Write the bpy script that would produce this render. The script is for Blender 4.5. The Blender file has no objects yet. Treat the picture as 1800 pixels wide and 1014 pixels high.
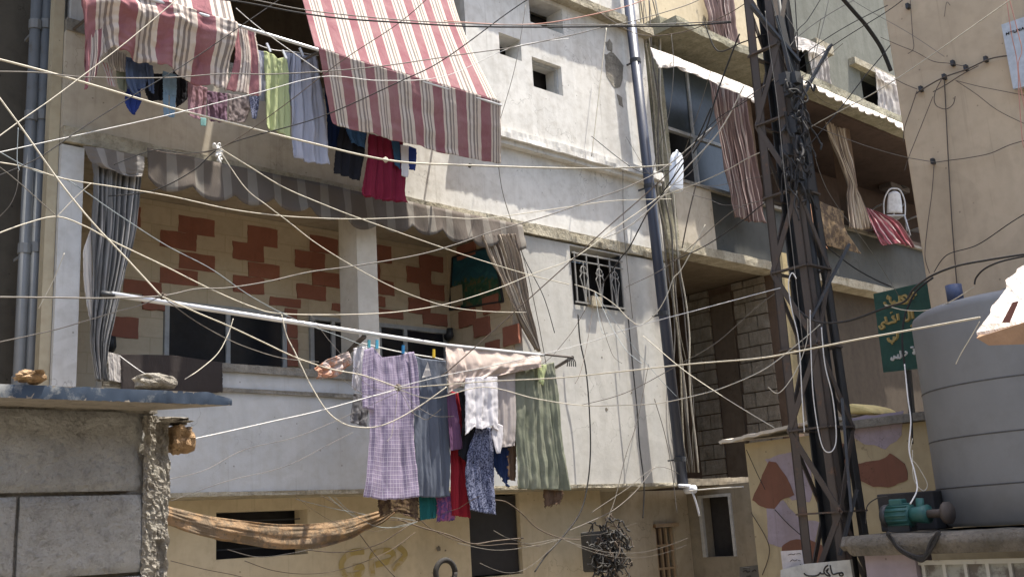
import bpy, math, random
from mathutils import Vector, Matrix, noise
random.seed(7)
S = bpy.context.scene
# ---------------------------------------------------------------- camera, sky, sun
F = 1836.0                                  # focal length in photo pixels (photo is 1800 x 1014)
zc = Vector((-480, 7800, -F)).normalized()  # zenith in camera axes
xc = Vector((2050, -305, -F)); xc = (xc - zc * xc.dot(zc)).normalized()
yc = zc.cross(xc)
R = Matrix((xc, yc, zc))                    # camera axes -> world axes
CAM = Vector((0, 0, 1.9))
cd = bpy.data.cameras.new('camera'); cam = bpy.data.objects.new('camera', cd)
S.collection.objects.link(cam); S.camera = cam
cd.sensor_width = 36; cd.lens = F * 36 / 1800; cd.clip_start = .05; cd.clip_end = 500
cam.matrix_world = Matrix.Translation(CAM) @ R.to_4x4()
SUND = Vector((-.24, .20, -1)).normalized() # the way sunlight travels
w = bpy.data.worlds.new('World'); S.world = w; w.use_nodes = True
nt = w.node_tree; sky = nt.nodes.new('ShaderNodeTexSky'); sky.sky_type = 'NISHITA'; sky.sun_disc = False
el = math.asin(-SUND.z); az = math.atan2(-SUND.x, -SUND.y)
sky.sun_elevation = el; sky.sun_rotation = az; sky.air_density = 1.0; sky.dust_density = 3.0; sky.ozone_density = .6
bg = nt.nodes['Background']; nt.links.new(sky.outputs[0], bg.inputs[0]); bg.inputs[1].default_value = .15
sl = bpy.data.lights.new('sun', 'SUN'); sl.energy = 4.0; sl.angle = math.radians(.6); sl.color = (1, .94, .84)
so = bpy.data.objects.new('sun', sl); S.collection.objects.link(so)
so.rotation_euler = SUND.to_track_quat('-Z', 'Y').to_euler(); so.location = (4, 4, 20)
S.view_settings.view_transform = 'Standard'; S.view_settings.look = 'None'
S.view_settings.exposure = 1.5; S.view_settings.gamma = 1; S.view_settings.use_curve_mapping = False

# ---------------------------------------------------------------- geometry helpers
def ray(px, py): return R @ Vector((px - 900, 507 - py, -F))
def U(px, py, ax, val):                     # where a sight line meets a real plane of the place
    d = ray(px, py); return CAM + d * ((val - CAM[ax]) / d[ax])
FW = Vector((.673, .740, 0))
def D(px, py, dep):                         # point at a horizontal distance
    d = ray(px, py); return CAM + d * (dep / d.dot(FW))
def lerp(a, b, t): return a + (b - a) * t
def cr(pts, n):                             # catmull-rom resample by index
    m = len(pts) - 1; out = []
    for i in range(n):
        t = i / (n - 1) * m; k = min(int(t), m - 1); u = t - k
        p0, p1, p2, p3 = pts[max(k-1, 0)], pts[k], pts[k+1], pts[min(k+2, m)]
        out.append(.5 * ((2*p1) + (p2-p0)*u + (2*p0-5*p1+4*p2-p3)*u*u + (3*p1-p0-3*p2+p3)*u*u*u))
    return out
def lin(pts, n):
    m = len(pts) - 1; out = []
    for i in range(n):
        t = i / (n - 1) * m; k = min(int(t), m - 1); out.append(lerp(pts[k], pts[k+1], t - k))
    return out

def empty(name, loc):
    o = bpy.data.objects.new(name, None); o.location = loc; S.collection.objects.link(o); return o
def tag(o, label, cat, group=None, kind=None):
    if label: o['label'] = label
    if cat: o['category'] = cat
    if group: o['group'] = group
    if kind: o['kind'] = kind
    return o
def thing(name, loc, label, cat, group=None): return tag(empty(name, loc), label, cat, group)
def wloc(o):
    v = Vector((0, 0, 0))
    while o: v = v + o.location; o = o.parent
    return v

class MB:
    def __init__(s): s.v = []; s.f = []; s.uv = []
    def quad(s, a, b, c, d, uv=None):
        n = len(s.v); s.v += [Vector(a), Vector(b), Vector(c), Vector(d)]; s.f.append((n, n+1, n+2, n+3))
        s.uv += uv or [(0, 0), (1, 0), (1, 1), (0, 1)]; return s
    def box(s, x0, x1, y0, y1, z0, z1):
        n = len(s.v)
        s.v += [Vector(p) for p in ((x0,y0,z0),(x1,y0,z0),(x1,y1,z0),(x0,y1,z0),(x0,y0,z1),(x1,y0,z1),(x1,y1,z1),(x0,y1,z1))]
        for q in ((0,3,2,1),(4,5,6,7),(0,1,5,4),(1,2,6,5),(2,3,7,6),(3,0,4,7)):
            s.f.append(tuple(n + i for i in q)); s.uv += [(0,0),(1,0),(1,1),(0,1)]
        return s
    def hexa(s, lo, hi):                     # prism between two rings of equal length
        n = len(s.v); k = len(lo); s.v += [Vector(p) for p in lo] + [Vector(p) for p in hi]
        s.f.append(tuple(n + i for i in reversed(range(k)))); s.uv += [(0,0)] * k
        s.f.append(tuple(n + k + i for i in range(k))); s.uv += [(0,0)] * k
        for i in range(k):
            j = (i + 1) % k; s.f.append((n+i, n+j, n+k+j, n+k+i)); s.uv += [(0,0),(1,0),(1,1),(0,1)]
        return s
    def bar(s, a, b, wd, ht=None, up=(0,0,1)):
        a = Vector(a); b = Vector(b); ht = ht or wd; t = (b - a).normalized(); up = Vector(up)
        if abs(t.dot(up)) > .98: up = Vector((0,1,0))
        r = t.cross(up).normalized(); u = r.cross(t)
        rg = lambda p: [p - r*wd/2 - u*ht/2, p + r*wd/2 - u*ht/2, p + r*wd/2 + u*ht/2, p - r*wd/2 + u*ht/2]
        return s.hexa(rg(a), rg(b))
    def tube(s, pts, r, k=6, r1=None, cap=True):
        n0 = len(s.v); m = len(pts); pr = None
        for i, p in enumerate(pts):
            t = (pts[min(i+1, m-1)] - pts[max(i-1, 0)]).normalized()
            if pr is None: pr = t.cross(Vector((0,0,1)) if abs(t.z) < .9 else Vector((1,0,0))).normalized()
            else: pr = (pr - t * pr.dot(t)).normalized()
            q = t.cross(pr); rr = lerp(r, r1 if r1 is not None else r, i / (m - 1))
            for j in range(k):
                a = 2*math.pi*j/k; s.v.append(p + (pr*math.cos(a) + q*math.sin(a)) * rr)
        for i in range(m - 1):
            for j in range(k):
                a = n0+i*k+j; b = n0+i*k+(j+1) % k
                s.f.append((a, b, b+k, a+k)); s.uv += [(0,0)] * 4
        if cap:
            s.f.append(tuple(n0+j for j in reversed(range(k)))); s.uv += [(0,0)]*k
            s.f.append(tuple(n0+(m-1)*k+j for j in range(k))); s.uv += [(0,0)]*k
        return s
    def grid(s, rows, uvs=None):
        n0 = len(s.v); h = len(rows); wd = len(rows[0])
        for r in rows: s.v += r
        for i in range(h - 1):
            for j in range(wd - 1):
                s.f.append((n0+i*wd+j, n0+i*wd+j+1, n0+(i+1)*wd+j+1, n0+(i+1)*wd+j))
                for (a, b) in ((i,j),(i,j+1),(i+1,j+1),(i+1,j)):
                    s.uv.append((b/(wd-1), 1 - a/(h-1)) if uvs is None else uvs[a][b])
        return s
    def poly(s, pts, nrm, th):              # extruded outline
        nrm = Vector(nrm) * th
        return s.hexa([Vector(p) for p in pts], [Vector(p) + nrm for p in pts])
    def build(s, name, mat, parent=None, smooth=False, label=None, solid=0, bevel=0, origin=None):
        if parent is not None: base = wloc(parent)
        elif origin is not None: base = Vector(origin)
        else:
            lo = [min(v[i] for v in s.v) for i in range(3)]; hi = [max(v[i] for v in s.v) for i in range(3)]
            base = Vector(((lo[0]+hi[0])/2, (lo[1]+hi[1])/2, lo[2]))
        me = bpy.data.meshes.new(name); me.from_pydata([v - base for v in s.v], [], s.f)
        ul = me.uv_layers.new(name='UV')
        for i, uv in enumerate(s.uv): ul.data[i].uv = uv
        me.materials.append(mat)
        if smooth:
            for p in me.polygons: p.use_smooth = True
        o = bpy.data.objects.new(name, me); S.collection.objects.link(o)
        if parent is None: o.location = base
        else: o.parent = parent
        if solid: m = o.modifiers.new('thick', 'SOLIDIFY'); m.thickness = solid; m.offset = 0
        if bevel: m = o.modifiers.new('bevel', 'BEVEL'); m.width = bevel; m.segments = 2; m.limit_method = 'ANGLE'
        if label: o['label'] = label
        return o

def nz(p, s=1.0): return noise.noise(Vector(p) * s)
def rough_bar(m, x0, x1, y0, y1, z0, z1, n=40, j=.02, sc=6.0):    # a cast ledge along x with worn edges
    ring = [(y0, z0), (y0, (z0+z1)/2), (y0, z1), (y1, z1), (y1, z0)]; n *= 4
    n0 = len(m.v); k = len(ring)
    for i in range(n + 1):
        x = lerp(x0, x1, i/n)
        for q, (y, z) in enumerate(ring):
            a = j*.55 if q < 3 else 0
            m.v.append(Vector((x, y + a*(nz((x, q*.31, 0), sc*.35) + .6*nz((x, q, 0), sc*1.7) + .4*nz((x, q, 5), sc*4)), z + a*(nz((x, q*.57, 9), sc*.35) + .6*nz((x, q, 9), sc*1.7) + .4*nz((x, q, 3), sc*4)))))
    for i in range(n):
        for q in range(k):
            a = n0+i*k+q; b = n0+i*k+(q+1) % k; m.f.append((a, b, b+k, a+k)); m.uv += [(0,0)]*4
    m.f.append(tuple(n0+q for q in reversed(range(k)))); m.uv += [(0,0)]*k
    m.f.append(tuple(n0+n*k+q for q in range(k))); m.uv += [(0,0)]*k
    return m
def wall_holes(m, ax, pos, th, a0, a1, z0, z1, holes):            # wall with real openings; ax 'x' runs along X at Y=pos
    xs = sorted({a0, a1} | {h[0] for h in holes} | {h[1] for h in holes}); zs = sorted({z0, z1} | {h[2] for h in holes} | {h[3] for h in holes})
    for i in range(len(xs)-1):
        for k in range(len(zs)-1):
            cx, cz = (xs[i]+xs[i+1])/2, (zs[k]+zs[k+1])/2
            if any(h[0] < cx < h[1] and h[2] < cz < h[3] for h in holes): continue
            A, B, C_, E_ = xs[i], xs[i+1], zs[k], zs[k+1]
            P = (lambda a, t, z: Vector((a, pos+t, z))) if ax == 'x' else (lambda a, t, z: Vector((pos+t, a, z)))
            m.quad(P(A,0,C_), P(B,0,C_), P(B,0,E_), P(A,0,E_)); m.quad(P(B,th,C_), P(A,th,C_), P(A,th,E_), P(B,th,E_))
            def solidcell(ci, ck):
                if ci < 0 or ck < 0 or ci >= len(xs)-1 or ck >= len(zs)-1: return False
                x, z = (xs[ci]+xs[ci+1])/2, (zs[ck]+zs[ck+1])/2
                return not any(h[0] < x < h[1] and h[2] < z < h[3] for h in holes)
            if not solidcell(i-1,k): m.quad(P(A,th,C_), P(A,0,C_), P(A,0,E_), P(A,th,E_))
            if not solidcell(i+1,k): m.quad(P(B,0,C_), P(B,th,C_), P(B,th,E_), P(B,0,E_))
            if not solidcell(i,k-1): m.quad(P(A,th,C_), P(B,th,C_), P(B,0,C_), P(A,0,C_))
            if not solidcell(i,k+1): m.quad(P(A,0,E_), P(B,0,E_), P(B,th,E_), P(A,th,E_))
    return m

# ---------------------------------------------------------------- materials
def srgb(c): return tuple(((x/255)/12.92 if x/255 <= .04045 else ((x/255+.055)/1.055)**2.4) for x in c)
class NT:
    def __init__(s, name, rough=.85, spec=.3):
        s.m = bpy.data.materials.new(name); s.m.use_nodes = True; s.t = s.m.node_tree; s.b = s.t.nodes['Principled BSDF']
        s.b.inputs['Roughness'].default_value = rough; s.b.inputs['Specular IOR Level'].default_value = spec
        s.tc = s.t.nodes.new('ShaderNodeTexCoord')
    def n(s, ty, **k):
        o = s.t.nodes.new('ShaderNode' + ty)
        for a, b in k.items():
            if a.startswith('_'): setattr(o, a[1:], b)
            else: o.inputs[a.replace('_', ' ')].default_value = b
        return o
    def l(s, a, b): s.t.links.new(a, b)
    def noise(s, scale, detail=6, rough=.6, vec=None, stretch=None, dist=0):
        o = s.n('TexNoise', Scale=scale, Detail=detail, Roughness=rough, Distortion=dist)
        v = vec or s.tc.outputs['Object']
        if stretch:
            mp = s.n('Mapping'); mp.inputs['Scale'].default_value = stretch; s.l(v, mp.inputs[0]); v = mp.outputs[0]
        s.l(v, o.inputs['Vector']); return o.outputs['Fac']
    def ramp(s, fac, stops, interp='LINEAR'):
        o = s.n('ValToRGB'); cr_ = o.color_ramp; cr_.interpolation = interp
        while len(cr_.elements) < len(stops): cr_.elements.new(.5)
        for e, (p, c) in zip(cr_.elements, stops):
            e.position = p; e.color = (*c, 1) if isinstance(c, tuple) else (c, c, c, 1)
        s.l(fac, o.inputs[0]); return o.outputs[0]
    def mix(s, fac, a, b, mode='MIX'):
        o = s.n('Mix', _data_type='RGBA', _blend_type=mode)
        for sock, v in ((o.inputs[0], fac), (o.inputs[6], a), (o.inputs[7], b)):
            if isinstance(v, (int, float)): sock.default_value = v
            elif isinstance(v, tuple): sock.default_value = (*v, 1)
            else: s.l(v, sock)
        return o.outputs[2]
    def bump(s, h, strength=.3, dist=.02, prev=None):
        o = s.n('Bump', Strength=strength, Distance=dist); s.l(h, o.inputs['Height'])
        if prev: s.l(prev, o.inputs['Normal'])
        return o.outputs[0]
    def out(s, col=None, nrm=None):
        if col is not None:
            if isinstance(col, tuple): s.b.inputs['Base Color'].default_value = (*col, 1)
            else: s.l(col, s.b.inputs['Base Color'])
        if nrm is not None: s.l(nrm, s.b.inputs['Normal'])
        return s.m

def plaster(name, base, dirt, patch=None, streak=.5, cov=.5, bump=.5, scale=1.0, cracks=True):
    t = NT(name, .92, .15); a = t.noise(1.3*scale, 8, .65); b = t.noise(9*scale, 6, .6); fine = t.noise(70*scale, 4, .7)
    st = t.noise(2.2, 6, .6, stretch=(2.2, 2.2, .16))
    col = t.mix(t.ramp(a, [(.35, 0.), (.75, 1.)]), base, tuple(c*.82 for c in base))
    col = t.mix(t.ramp(b, [(.45, 0.), (.8, .55)]), col, dirt)
    col = t.mix(t.ramp(st, [(.5, 0.), (.78, streak)]), col, dirt)
    if patch:
        p = t.noise(1.1*scale, 5, .55, dist=.8); p2 = t.ramp(p, [(1-cov, 0.), (1-cov+.02, 1.)])
        col = t.mix(p2, col, patch)
    pr_ = t.noise(.9*scale, 3, .5, dist=1.4); col = t.mix(t.ramp(pr_, [(.53, 0.), (.555, .22)]), col, tuple(min(.8, c*1.18) for c in base))
    gr_ = t.noise(1.7*scale, 4, .55, stretch=(1., 1., .45), dist=.7); col = t.mix(t.ramp(gr_, [(.57, 0.), (.66, .38)]), col, tuple((c*.75 + q*.25)*.8 for c, q in zip(base, dirt)))
    vp = t.n('TexVoronoi', Scale=7.0*scale); t.l(t.tc.outputs['Object'], vp.inputs['Vector']); col = t.mix(t.ramp(vp.outputs['Distance'], [(.045, .7), (.075, 0.)]), col, tuple(c*.5 for c in dirt))
    fs = t.noise(9, 5, .6, stretch=(2.4, 2.4, .07)); col = t.mix(t.ramp(fs, [(.60, 0.), (.72, .32)]), col, tuple(c*.8 for c in dirt))
    h = t.mix(.35, a, b)
    n1 = t.bump(h, bump*.8, .02); n2 = t.bump(fine, bump*.5, .003, n1)
    if cracks:
        v = t.n('TexVoronoi', _feature='DISTANCE_TO_EDGE', Scale=.9*scale); dn = t.n('TexNoise', Scale=3.0, Detail=5.)
        t.l(t.tc.outputs['Object'], dn.inputs[0]); av = t.n('VectorMath', _operation='ADD'); t.l(t.tc.outputs['Object'], av.inputs[0]); t.l(dn.outputs['Color'], av.inputs[1]); t.l(av.outputs[0], v.inputs['Vector'])
        ck = t.ramp(v.outputs['Distance'], [(0., 1.), (.006, 0.)]); msk = t.ramp(t.noise(.8, 3), [(.5, 0.), (.6, .6)])
        k = t.n('Math', _operation='MULTIPLY'); t.l(ck, k.inputs[0]); t.l(msk, k.inputs[1])
        col = t.mix(k.outputs[0], col, tuple(c*.35 for c in dirt))
    return t.out(col, n2)
def concrete(name, c, dk, bump=.8, sc=1.0):
    t = NT(name, .95, .1); a = t.noise(3*sc, 10, .7); b = t.noise(28*sc, 6, .7); v = t.n('TexVoronoi', Scale=60*sc); t.l(t.tc.outputs['Object'], v.inputs['Vector'])
    col = t.mix(t.ramp(a, [(.35, 0.), (.7, 1.)]), c, dk); col = t.mix(t.ramp(b, [(.5, 0.), (.75, .7)]), col, tuple(x*.5 for x in dk))
    st = t.noise(5*sc, 5, .6, stretch=(2., 2., .18)); col = t.mix(t.ramp(st, [(.5, 0.), (.75, .45)]), col, tuple(x*.6 for x in dk))
    return t.out(col, t.bump(v.outputs['Distance'], bump*.35, .004, t.bump(b, bump, .02, t.bump(a, bump, .06))))
def metal(name, c, rust=None, cov=.4, rough=.5, met=.0, sc=1.):
    t = NT(name, rough, .5); t.b.inputs['Metallic'].default_value = met; a = t.noise(6*sc, 8, .7); col = t.mix(t.ramp(t.noise(1.5*sc, 4), [(.4, 0.), (.7, 1.)]), c, tuple(x*.72 for x in c))
    if rust: col = t.mix(t.ramp(a, [(1-cov-.05, 0.), (1-cov+.06, 1.)]), col, rust)
    return t.out(col, t.bump(a, .25, .005))
def fabric(name, c, c2=None, stripes=None, nper=1., plaid=None, trans=.25, wr=.32, blot=None, vert=True):
    """stripes: list of (pos, colour) repeated nper times across the cloth"""
    t = NT(name, .9, .1); sp = t.n('SeparateXYZ'); t.l(t.tc.outputs['UV'], sp.inputs[0]); ax = sp.outputs[0 if vert else 1]
    col = c
    if stripes or plaid:
        def rep(s_, k):
            mu = t.n('Math', _operation='MULTIPLY'); t.l(s_, mu.inputs[0]); mu.inputs[1].default_value = k
            fr = t.n('Math', _operation='FRACT'); t.l(mu.outputs[0], fr.inputs[0]); return fr.outputs[0]
        if stripes: col = t.ramp(rep(ax, nper), stripes, 'CONSTANT')
        if plaid:
            pc, kx, ky = plaid
            col = t.mix(t.ramp(rep(sp.outputs[0], kx), [(0., .75), (.16, 0.), (.5, .25), (.6, 0.)], 'CONSTANT'), c, pc)
            col = t.mix(t.ramp(rep(sp.outputs[1], ky), [(0., .75), (.16, 0.), (.5, .25), (.6, 0.)], 'CONSTANT'), col, pc)
    if blot:
        col = t.mix(t.ramp(t.noise(blot[1], 5, .7), [(.47, 0.), (.52, 1.)]), col, blot[0])
    dn = t.noise(4, 5, .6); k = t.ramp(dn, [(.35, 0.), (.8, .35)])
    col = t.mix(k, col, c2 or (tuple(x*.6 for x in c)))
    wv = t.noise(300, 2, .5); wrn = t.noise(7, 6, .62, stretch=(1.6, 1.6, .5), dist=.6)
    nrm = t.bump(wv, .15, .001, t.bump(wrn, wr, .05)); t.out(col, nrm)
    if trans:
        tr = t.n('BsdfTranslucent'); mx = t.n('MixShader'); mx.inputs[0].default_value = trans
        if isinstance(col, tuple): tr.inputs[0].default_value = (*col, 1)
        else: t.l(col, tr.inputs[0])
        t.l(t.b.outputs[0], mx.inputs[1]); t.l(tr.outputs[0], mx.inputs[2]); t.l(mx.outputs[0], t.t.nodes['Material Output'].inputs[0])
    return t.m
def plain(name, c, rough=.7, met=0., bump=.15):
    t = NT(name, rough, .4); t.b.inputs['Metallic'].default_value = met; a = t.noise(12, 6, .65)
    return t.out(t.mix(t.ramp(a, [(.4, 0.), (.75, 1.)]), c, tuple(x*.68 for x in c)), t.bump(a, bump, .01))

m_white = plaster('white_plaster', (.66,.645,.605), (.34,.31,.26), None, .45, .4, .55)
m_lower = plaster('grey_white_plaster', (.50,.485,.445), (.33,.31,.27), None, .35, .4, .6)
m_par = plaster('pale_blue_plaster', (.46,.47,.47), (.33,.31,.27), None, .5)
m_tan = plaster('tan_plaster', (.47,.42,.34), (.28,.24,.18), None, .6)
m_ledge = concrete('worn_ledge', (.46,.42,.33), (.24,.21,.15))
m_green_conc = concrete('mossy_ledge', (.37,.35,.275), (.20,.19,.13))
m_yellow = plaster('yellow_plaster', (.54,.46,.32), (.36,.29,.19), None, .35)
m_peach = plaster('beige_render', (.51,.40,.275), (.36,.28,.19), None, .4, bump=.35, cracks=False)
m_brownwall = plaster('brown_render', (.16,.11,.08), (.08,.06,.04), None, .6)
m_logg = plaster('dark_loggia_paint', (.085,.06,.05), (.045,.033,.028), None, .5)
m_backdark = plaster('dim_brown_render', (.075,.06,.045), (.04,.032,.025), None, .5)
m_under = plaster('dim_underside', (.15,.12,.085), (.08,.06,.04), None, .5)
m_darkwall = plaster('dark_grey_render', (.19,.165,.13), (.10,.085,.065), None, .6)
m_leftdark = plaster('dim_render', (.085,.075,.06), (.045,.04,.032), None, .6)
m_column = plaster('beige_column', (.40,.35,.25), (.25,.20,.13), None, .5)
m_greycol = plaster('grey_column', (.50,.50,.49), (.30,.28,.25), None, .5)
m_greygreen = plaster('grey_green_render', (.155,.158,.135), (.10,.10,.08), None, .5, scale=1.5)
m_interior = plaster('cream_paint', (.60,.50,.35), (.48,.39,.27), None, .3, bump=.3, cracks=False)
m_redbrick = plaster('brick_red_paint', (.34,.14,.095), (.25,.12,.085), None, .6, bump=.8, scale=2.5, cracks=False)
_t = NT('cream_block_paint', .9, .15); _s = _t.n('SeparateXYZ'); _t.l(_t.tc.outputs['Object'], _s.inputs[0]); _a = _t.n('Math', _operation='ADD'); _t.l(_s.outputs[0], _a.inputs[0]); _t.l(_s.outputs[1], _a.inputs[1])
_c = _t.n('CombineXYZ'); _t.l(_a.outputs[0], _c.inputs[0]); _t.l(_s.outputs[2], _c.inputs[1]); _b = _t.n('TexBrick', Scale=1.0); _t.l(_c.outputs[0], _b.inputs['Vector'])
_b.inputs['Brick Width'].default_value = .42; _b.inputs['Row Height'].default_value = .205; _b.inputs['Mortar Size'].default_value = .009; _b.inputs['Mortar Smooth'].default_value = .6
_b.inputs['Color1'].default_value = (.60,.50,.36,1); _b.inputs['Color2'].default_value = (.54,.45,.32,1); _b.inputs['Mortar'].default_value = (.51,.42,.29,1)
_n = _t.noise(8, 6, .65); _col = _t.mix(_t.ramp(_n, [(.45,0.),(.75,.5)]), _b.outputs['Color'], (.42,.33,.22)); _iv = _t.ramp(_b.outputs['Fac'], [(0.,1.),(1.,0.)])
m_interior = _t.out(_col, _t.bump(_iv, .35, .008, _t.bump(_n, .5, .01)))
m_ceiling = plaster('ceiling_paint', (.48,.41,.31), (.26,.21,.14), None, .3, cracks=False)
m_block = concrete('grey_block', (.50,.50,.48), (.33,.325,.305), 1.0, 1.4)
m_mortar = concrete('mortar', (.52,.49,.42), (.30,.27,.23), 1.0, 3.)
m_bareconc = concrete('bare_concrete', (.30,.28,.24), (.15,.14,.12), .8)
m_blockshade = concrete('alley_block', (.42,.37,.30), (.25,.21,.16), .9, 2.)
m_bluepaint = metal('blue_painted_steel', (.022,.042,.075), (.20,.21,.21), .42, .6, sc=2.)
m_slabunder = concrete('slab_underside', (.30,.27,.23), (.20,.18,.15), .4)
m_rubble = concrete('orange_rubble', (.66,.47,.29), (.46,.30,.17), 1.0, 4.)
m_pipe = metal('dark_blue_pipe', (.035,.043,.07), (.10,.10,.10), .25, .45)
m_gpipe = metal('grey_drain_pipe', (.17,.175,.175), (.13,.11,.085), .36, .5)
m_rust = metal('rusty_steel', (.075,.06,.05), (.12,.07,.045), .38, .75)
m_darksteel = metal('dark_steel', (.03,.032,.035), (.07,.05,.035), .35, .6)
m_black = plain('black_rubber', (.03,.028,.027), .85, bump=0)
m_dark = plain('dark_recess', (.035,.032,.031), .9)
m_glassd = plain('dark_glass', (.018,.02,.024), .12); m_glassb = plain('blue_grey_glass', (.045,.055,.058), .3)
m_frame = plain('white_frame', (.42,.42,.41), .5); m_iron = plain('painted_iron', (.24,.23,.21), .6)
m_cream = plain('cream_rope', (.52,.48,.39), .9); m_wireg = plain('grey_wire', (.16,.145,.125), .7); m_wireb = plain('brown_wire', (.10,.075,.055), .7)
m_wirew = plain('white_wire', (.62,.61,.58), .6); m_wirep = plain('pink_wire', (.50,.24,.18), .7); m_blueg = plain('blue_grey_wire', (.22,.25,.26), .7)
m_alu = metal('bare_aluminium', (.62,.62,.62), None, .3, .4, .3)
m_pvc = plain('white_plastic', (.62,.64,.68), .35)
MR=(.25,.105,.12); CR=(.56,.49,.42); GY=(.21,.185,.17); WH=(.55,.50,.45)
AW = [(0., MR), (.42, CR), (.50, GY), (.56, WH), (.66, GY), (.74, CR), (.80, GY), (.86, CR)]
m_awn = fabric('maroon_striped_canvas', MR, (.44,.34,.31), stripes=AW, nper=8, trans=.12, wr=.35)
m_awn2 = fabric('maroon_striped_canvas_small', MR, (.34,.22,.19), stripes=AW, nper=4, trans=.12, wr=.5)
m_awn3 = fabric('maroon_striped_canvas_strip', MR, (.3,.2,.17), stripes=AW, nper=1.5, trans=.12, wr=.5)
m_val = fabric('grey_striped_valance', (.20,.17,.145), None, stripes=[(0., (.14,.12,.105)), (.66, (.235,.215,.19))], nper=17, trans=.22, wr=.3)
m_val_short = fabric('grey_striped_valance_short', (.20,.17,.145), None, stripes=[(0., (.20,.18,.165)), (.62, (.34,.32,.30))], nper=3, trans=.22, wr=.3)
m_curt = fabric('grey_striped_curtain', (.22,.21,.20), None, stripes=[(0., (.17,.17,.17)), (.55, (.36,.35,.34)), (.8, (.10,.10,.10))], nper=9, trans=.15)
m_curt2 = fabric('beige_striped_curtain', (.30,.24,.18), None, stripes=[(0., (.32,.26,.20)), (.4, (.13,.10,.085)), (.55, (.50,.44,.36)), (.8, (.20,.16,.13))], nper=7, trans=.15)
m_curt3 = fabric('pink_brown_curtain', (.26,.19,.17), None, stripes=[(0., (.28,.20,.18)), (.35, (.10,.07,.065)), (.5, (.50,.42,.38)), (.62, (.20,.14,.13))], nper=7, trans=.12)
m_sheer = fabric('pale_curtain', (.50,.47,.44), None, stripes=[(0., (.50,.47,.44)), (.6, (.34,.31,.29))], nper=5, trans=.2)
m_whitecl = fabric('white_canvas', (.68,.64,.60), (.5,.45,.40), trans=.2, wr=.3)
m_scal = fabric('white_ribbed_canvas', (.66,.62,.56), (.5,.45,.40), stripes=[(0., (.68,.64,.58)), (.55, (.45,.41,.36))], nper=22, trans=.2, wr=.3)

# ---------------------------------------------------------------- cloth builder
def cloth(name, rows, Y, mat, label=None, cat=None, group=None, parent=None, nu=36, nv=40, amp=.03, freq=5, seed=0, ramp=1., side=0,
          ax=1, solid=.004, straight=True, hemj=.006, lean=0.):
    """rows: pixel polylines (same length) from top to bottom; Y: the real plane (or one per row) it hangs in"""
    amp *= .52
    Ys = Y if isinstance(Y, (list, tuple)) else [Y]*len(rows)
    W3 = [(lin if straight else cr)([U(p[0], p[1], ax, y) for p in r], nu) for r, y in zip(rows, Ys)]
    cols = [cr([W3[i][j] for i in range(len(W3))], nv) for j in range(nu)]
    g = []
    for i in range(nv):
        v = i/(nv-1); row = []
        for j in range(nu):
            u = j/(nu-1); p = cols[j][i].copy()
            k = (v**.6 if ramp else 1.) if ramp else 1.
            ph = 2*math.pi*freq*(u + .10*nz((u*2, v*1.2, seed+3.3)) + .05*nz((u*5, v*3, seed))) + seed*1.7
            d = amp*(.15+.85*k)*(math.sin(ph) + .45*math.sin(ph*2.3+1.1)) + amp*1.2*k*nz((u*3, v*4, seed+7.7)) + amp*.45*nz((u*9, v*11, seed+1.7))
            sdw = amp*.6*k*nz((u*4, v*5, seed+11.))
            if ax == 1: p.y += d; p.x += sdw
            else: p.x += d; p.y += sdw
            if i == nv-1 or j in (0, nu-1): p += Vector((nz((u*20, v*20, seed)), 0, nz((v*20, u*20, seed+5))))*hemj*1.5
            row.append(p)
        g.append(row)
    o = MB().grid(g).build(name, mat, parent, True, label, solid)
    if parent is None: tag(o, label, cat, group)
    return o
def R2(x0, y0, x1, y1): return [[(x0, y0), (x1, y0)], [(x0, y1), (x1, y1)]]


# ================================================================ SETTING
g = MB(); g.quad((-200,-200,0),(200,-200,0),(200,200,0),(-200,200,0)); o = g.build('ground', concrete('dusty_ground', (.30,.27,.22), (.18,.16,.13)), origin=(0,0,0)); tag(o, None, None, kind='structure')

# ================================================================ MAIN BUILDING
mb = thing('apartment_building', (7, 9, 0), 'white plastered apartment block with deep first floor balcony and painted brick wall', 'building')
XL, XR, YF = 3.04, 11.35, 9.0
# ground floor
gu = lambda x, y: U(x, y, 1, 9.45)
HL = (gu(380,940).x, gu(541,940).x, gu(460,978).z, gu(460,897).z); HR = (gu(826,940).x, gu(916,940).x, gu(870,1012).z, gu(870,868).z)
m = MB(); wall_holes(m, 'x', 9.45, .25, 2.2, 10.12, 0, 2.394, [HL, HR]); m.build('ground_floor_wall', m_yellow, mb)
m = MB(); wall_holes(m, 'x', 10.0, .2, 10.13, 12.59, 0, 2.394, [(11.80, 12.22, .9, 1.88)]); m.build('entrance_wall', plaster('entrance_plaster', (.40,.35,.27), (.24,.20,.14)), mb)
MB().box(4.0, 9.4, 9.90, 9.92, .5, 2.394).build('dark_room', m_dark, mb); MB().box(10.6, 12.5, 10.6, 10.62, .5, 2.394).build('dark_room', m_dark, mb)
m = MB()
for t in (.2, .5, .8): m.bar((HL[0], 9.6, lerp(HL[2], HL[3], t)), (HL[1], 9.6, lerp(HL[2], HL[3], t)), .012)
m.build('window_bars', m_darksteel, mb)
MB().box(HR[0]+.02, HR[1]-.02, 9.5, 9.54, HR[2]+.02, HR[3]-.02).build('shutter', plain('dark_shutter', (.022, .02, .02), .6), mb)
m = MB()
for i in range(4): m.bar((11.83+i*.12, 10.04, .9), (11.83+i*.12, 10.04, 1.86), .035)
m.bar((11.8, 10.04, 1.62), (12.22, 10.04, 1.62), .03).bar((11.8, 10.04, 1.3), (12.22, 10.04, 1.3), .03).bar((11.76, 9.97, 1.90), (12.28, 9.97, 1.90), .05)
m.build('door_grille', metal('tan_iron', (.30, .22, .14), (.2, .09, .05), .4), mb)
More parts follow.
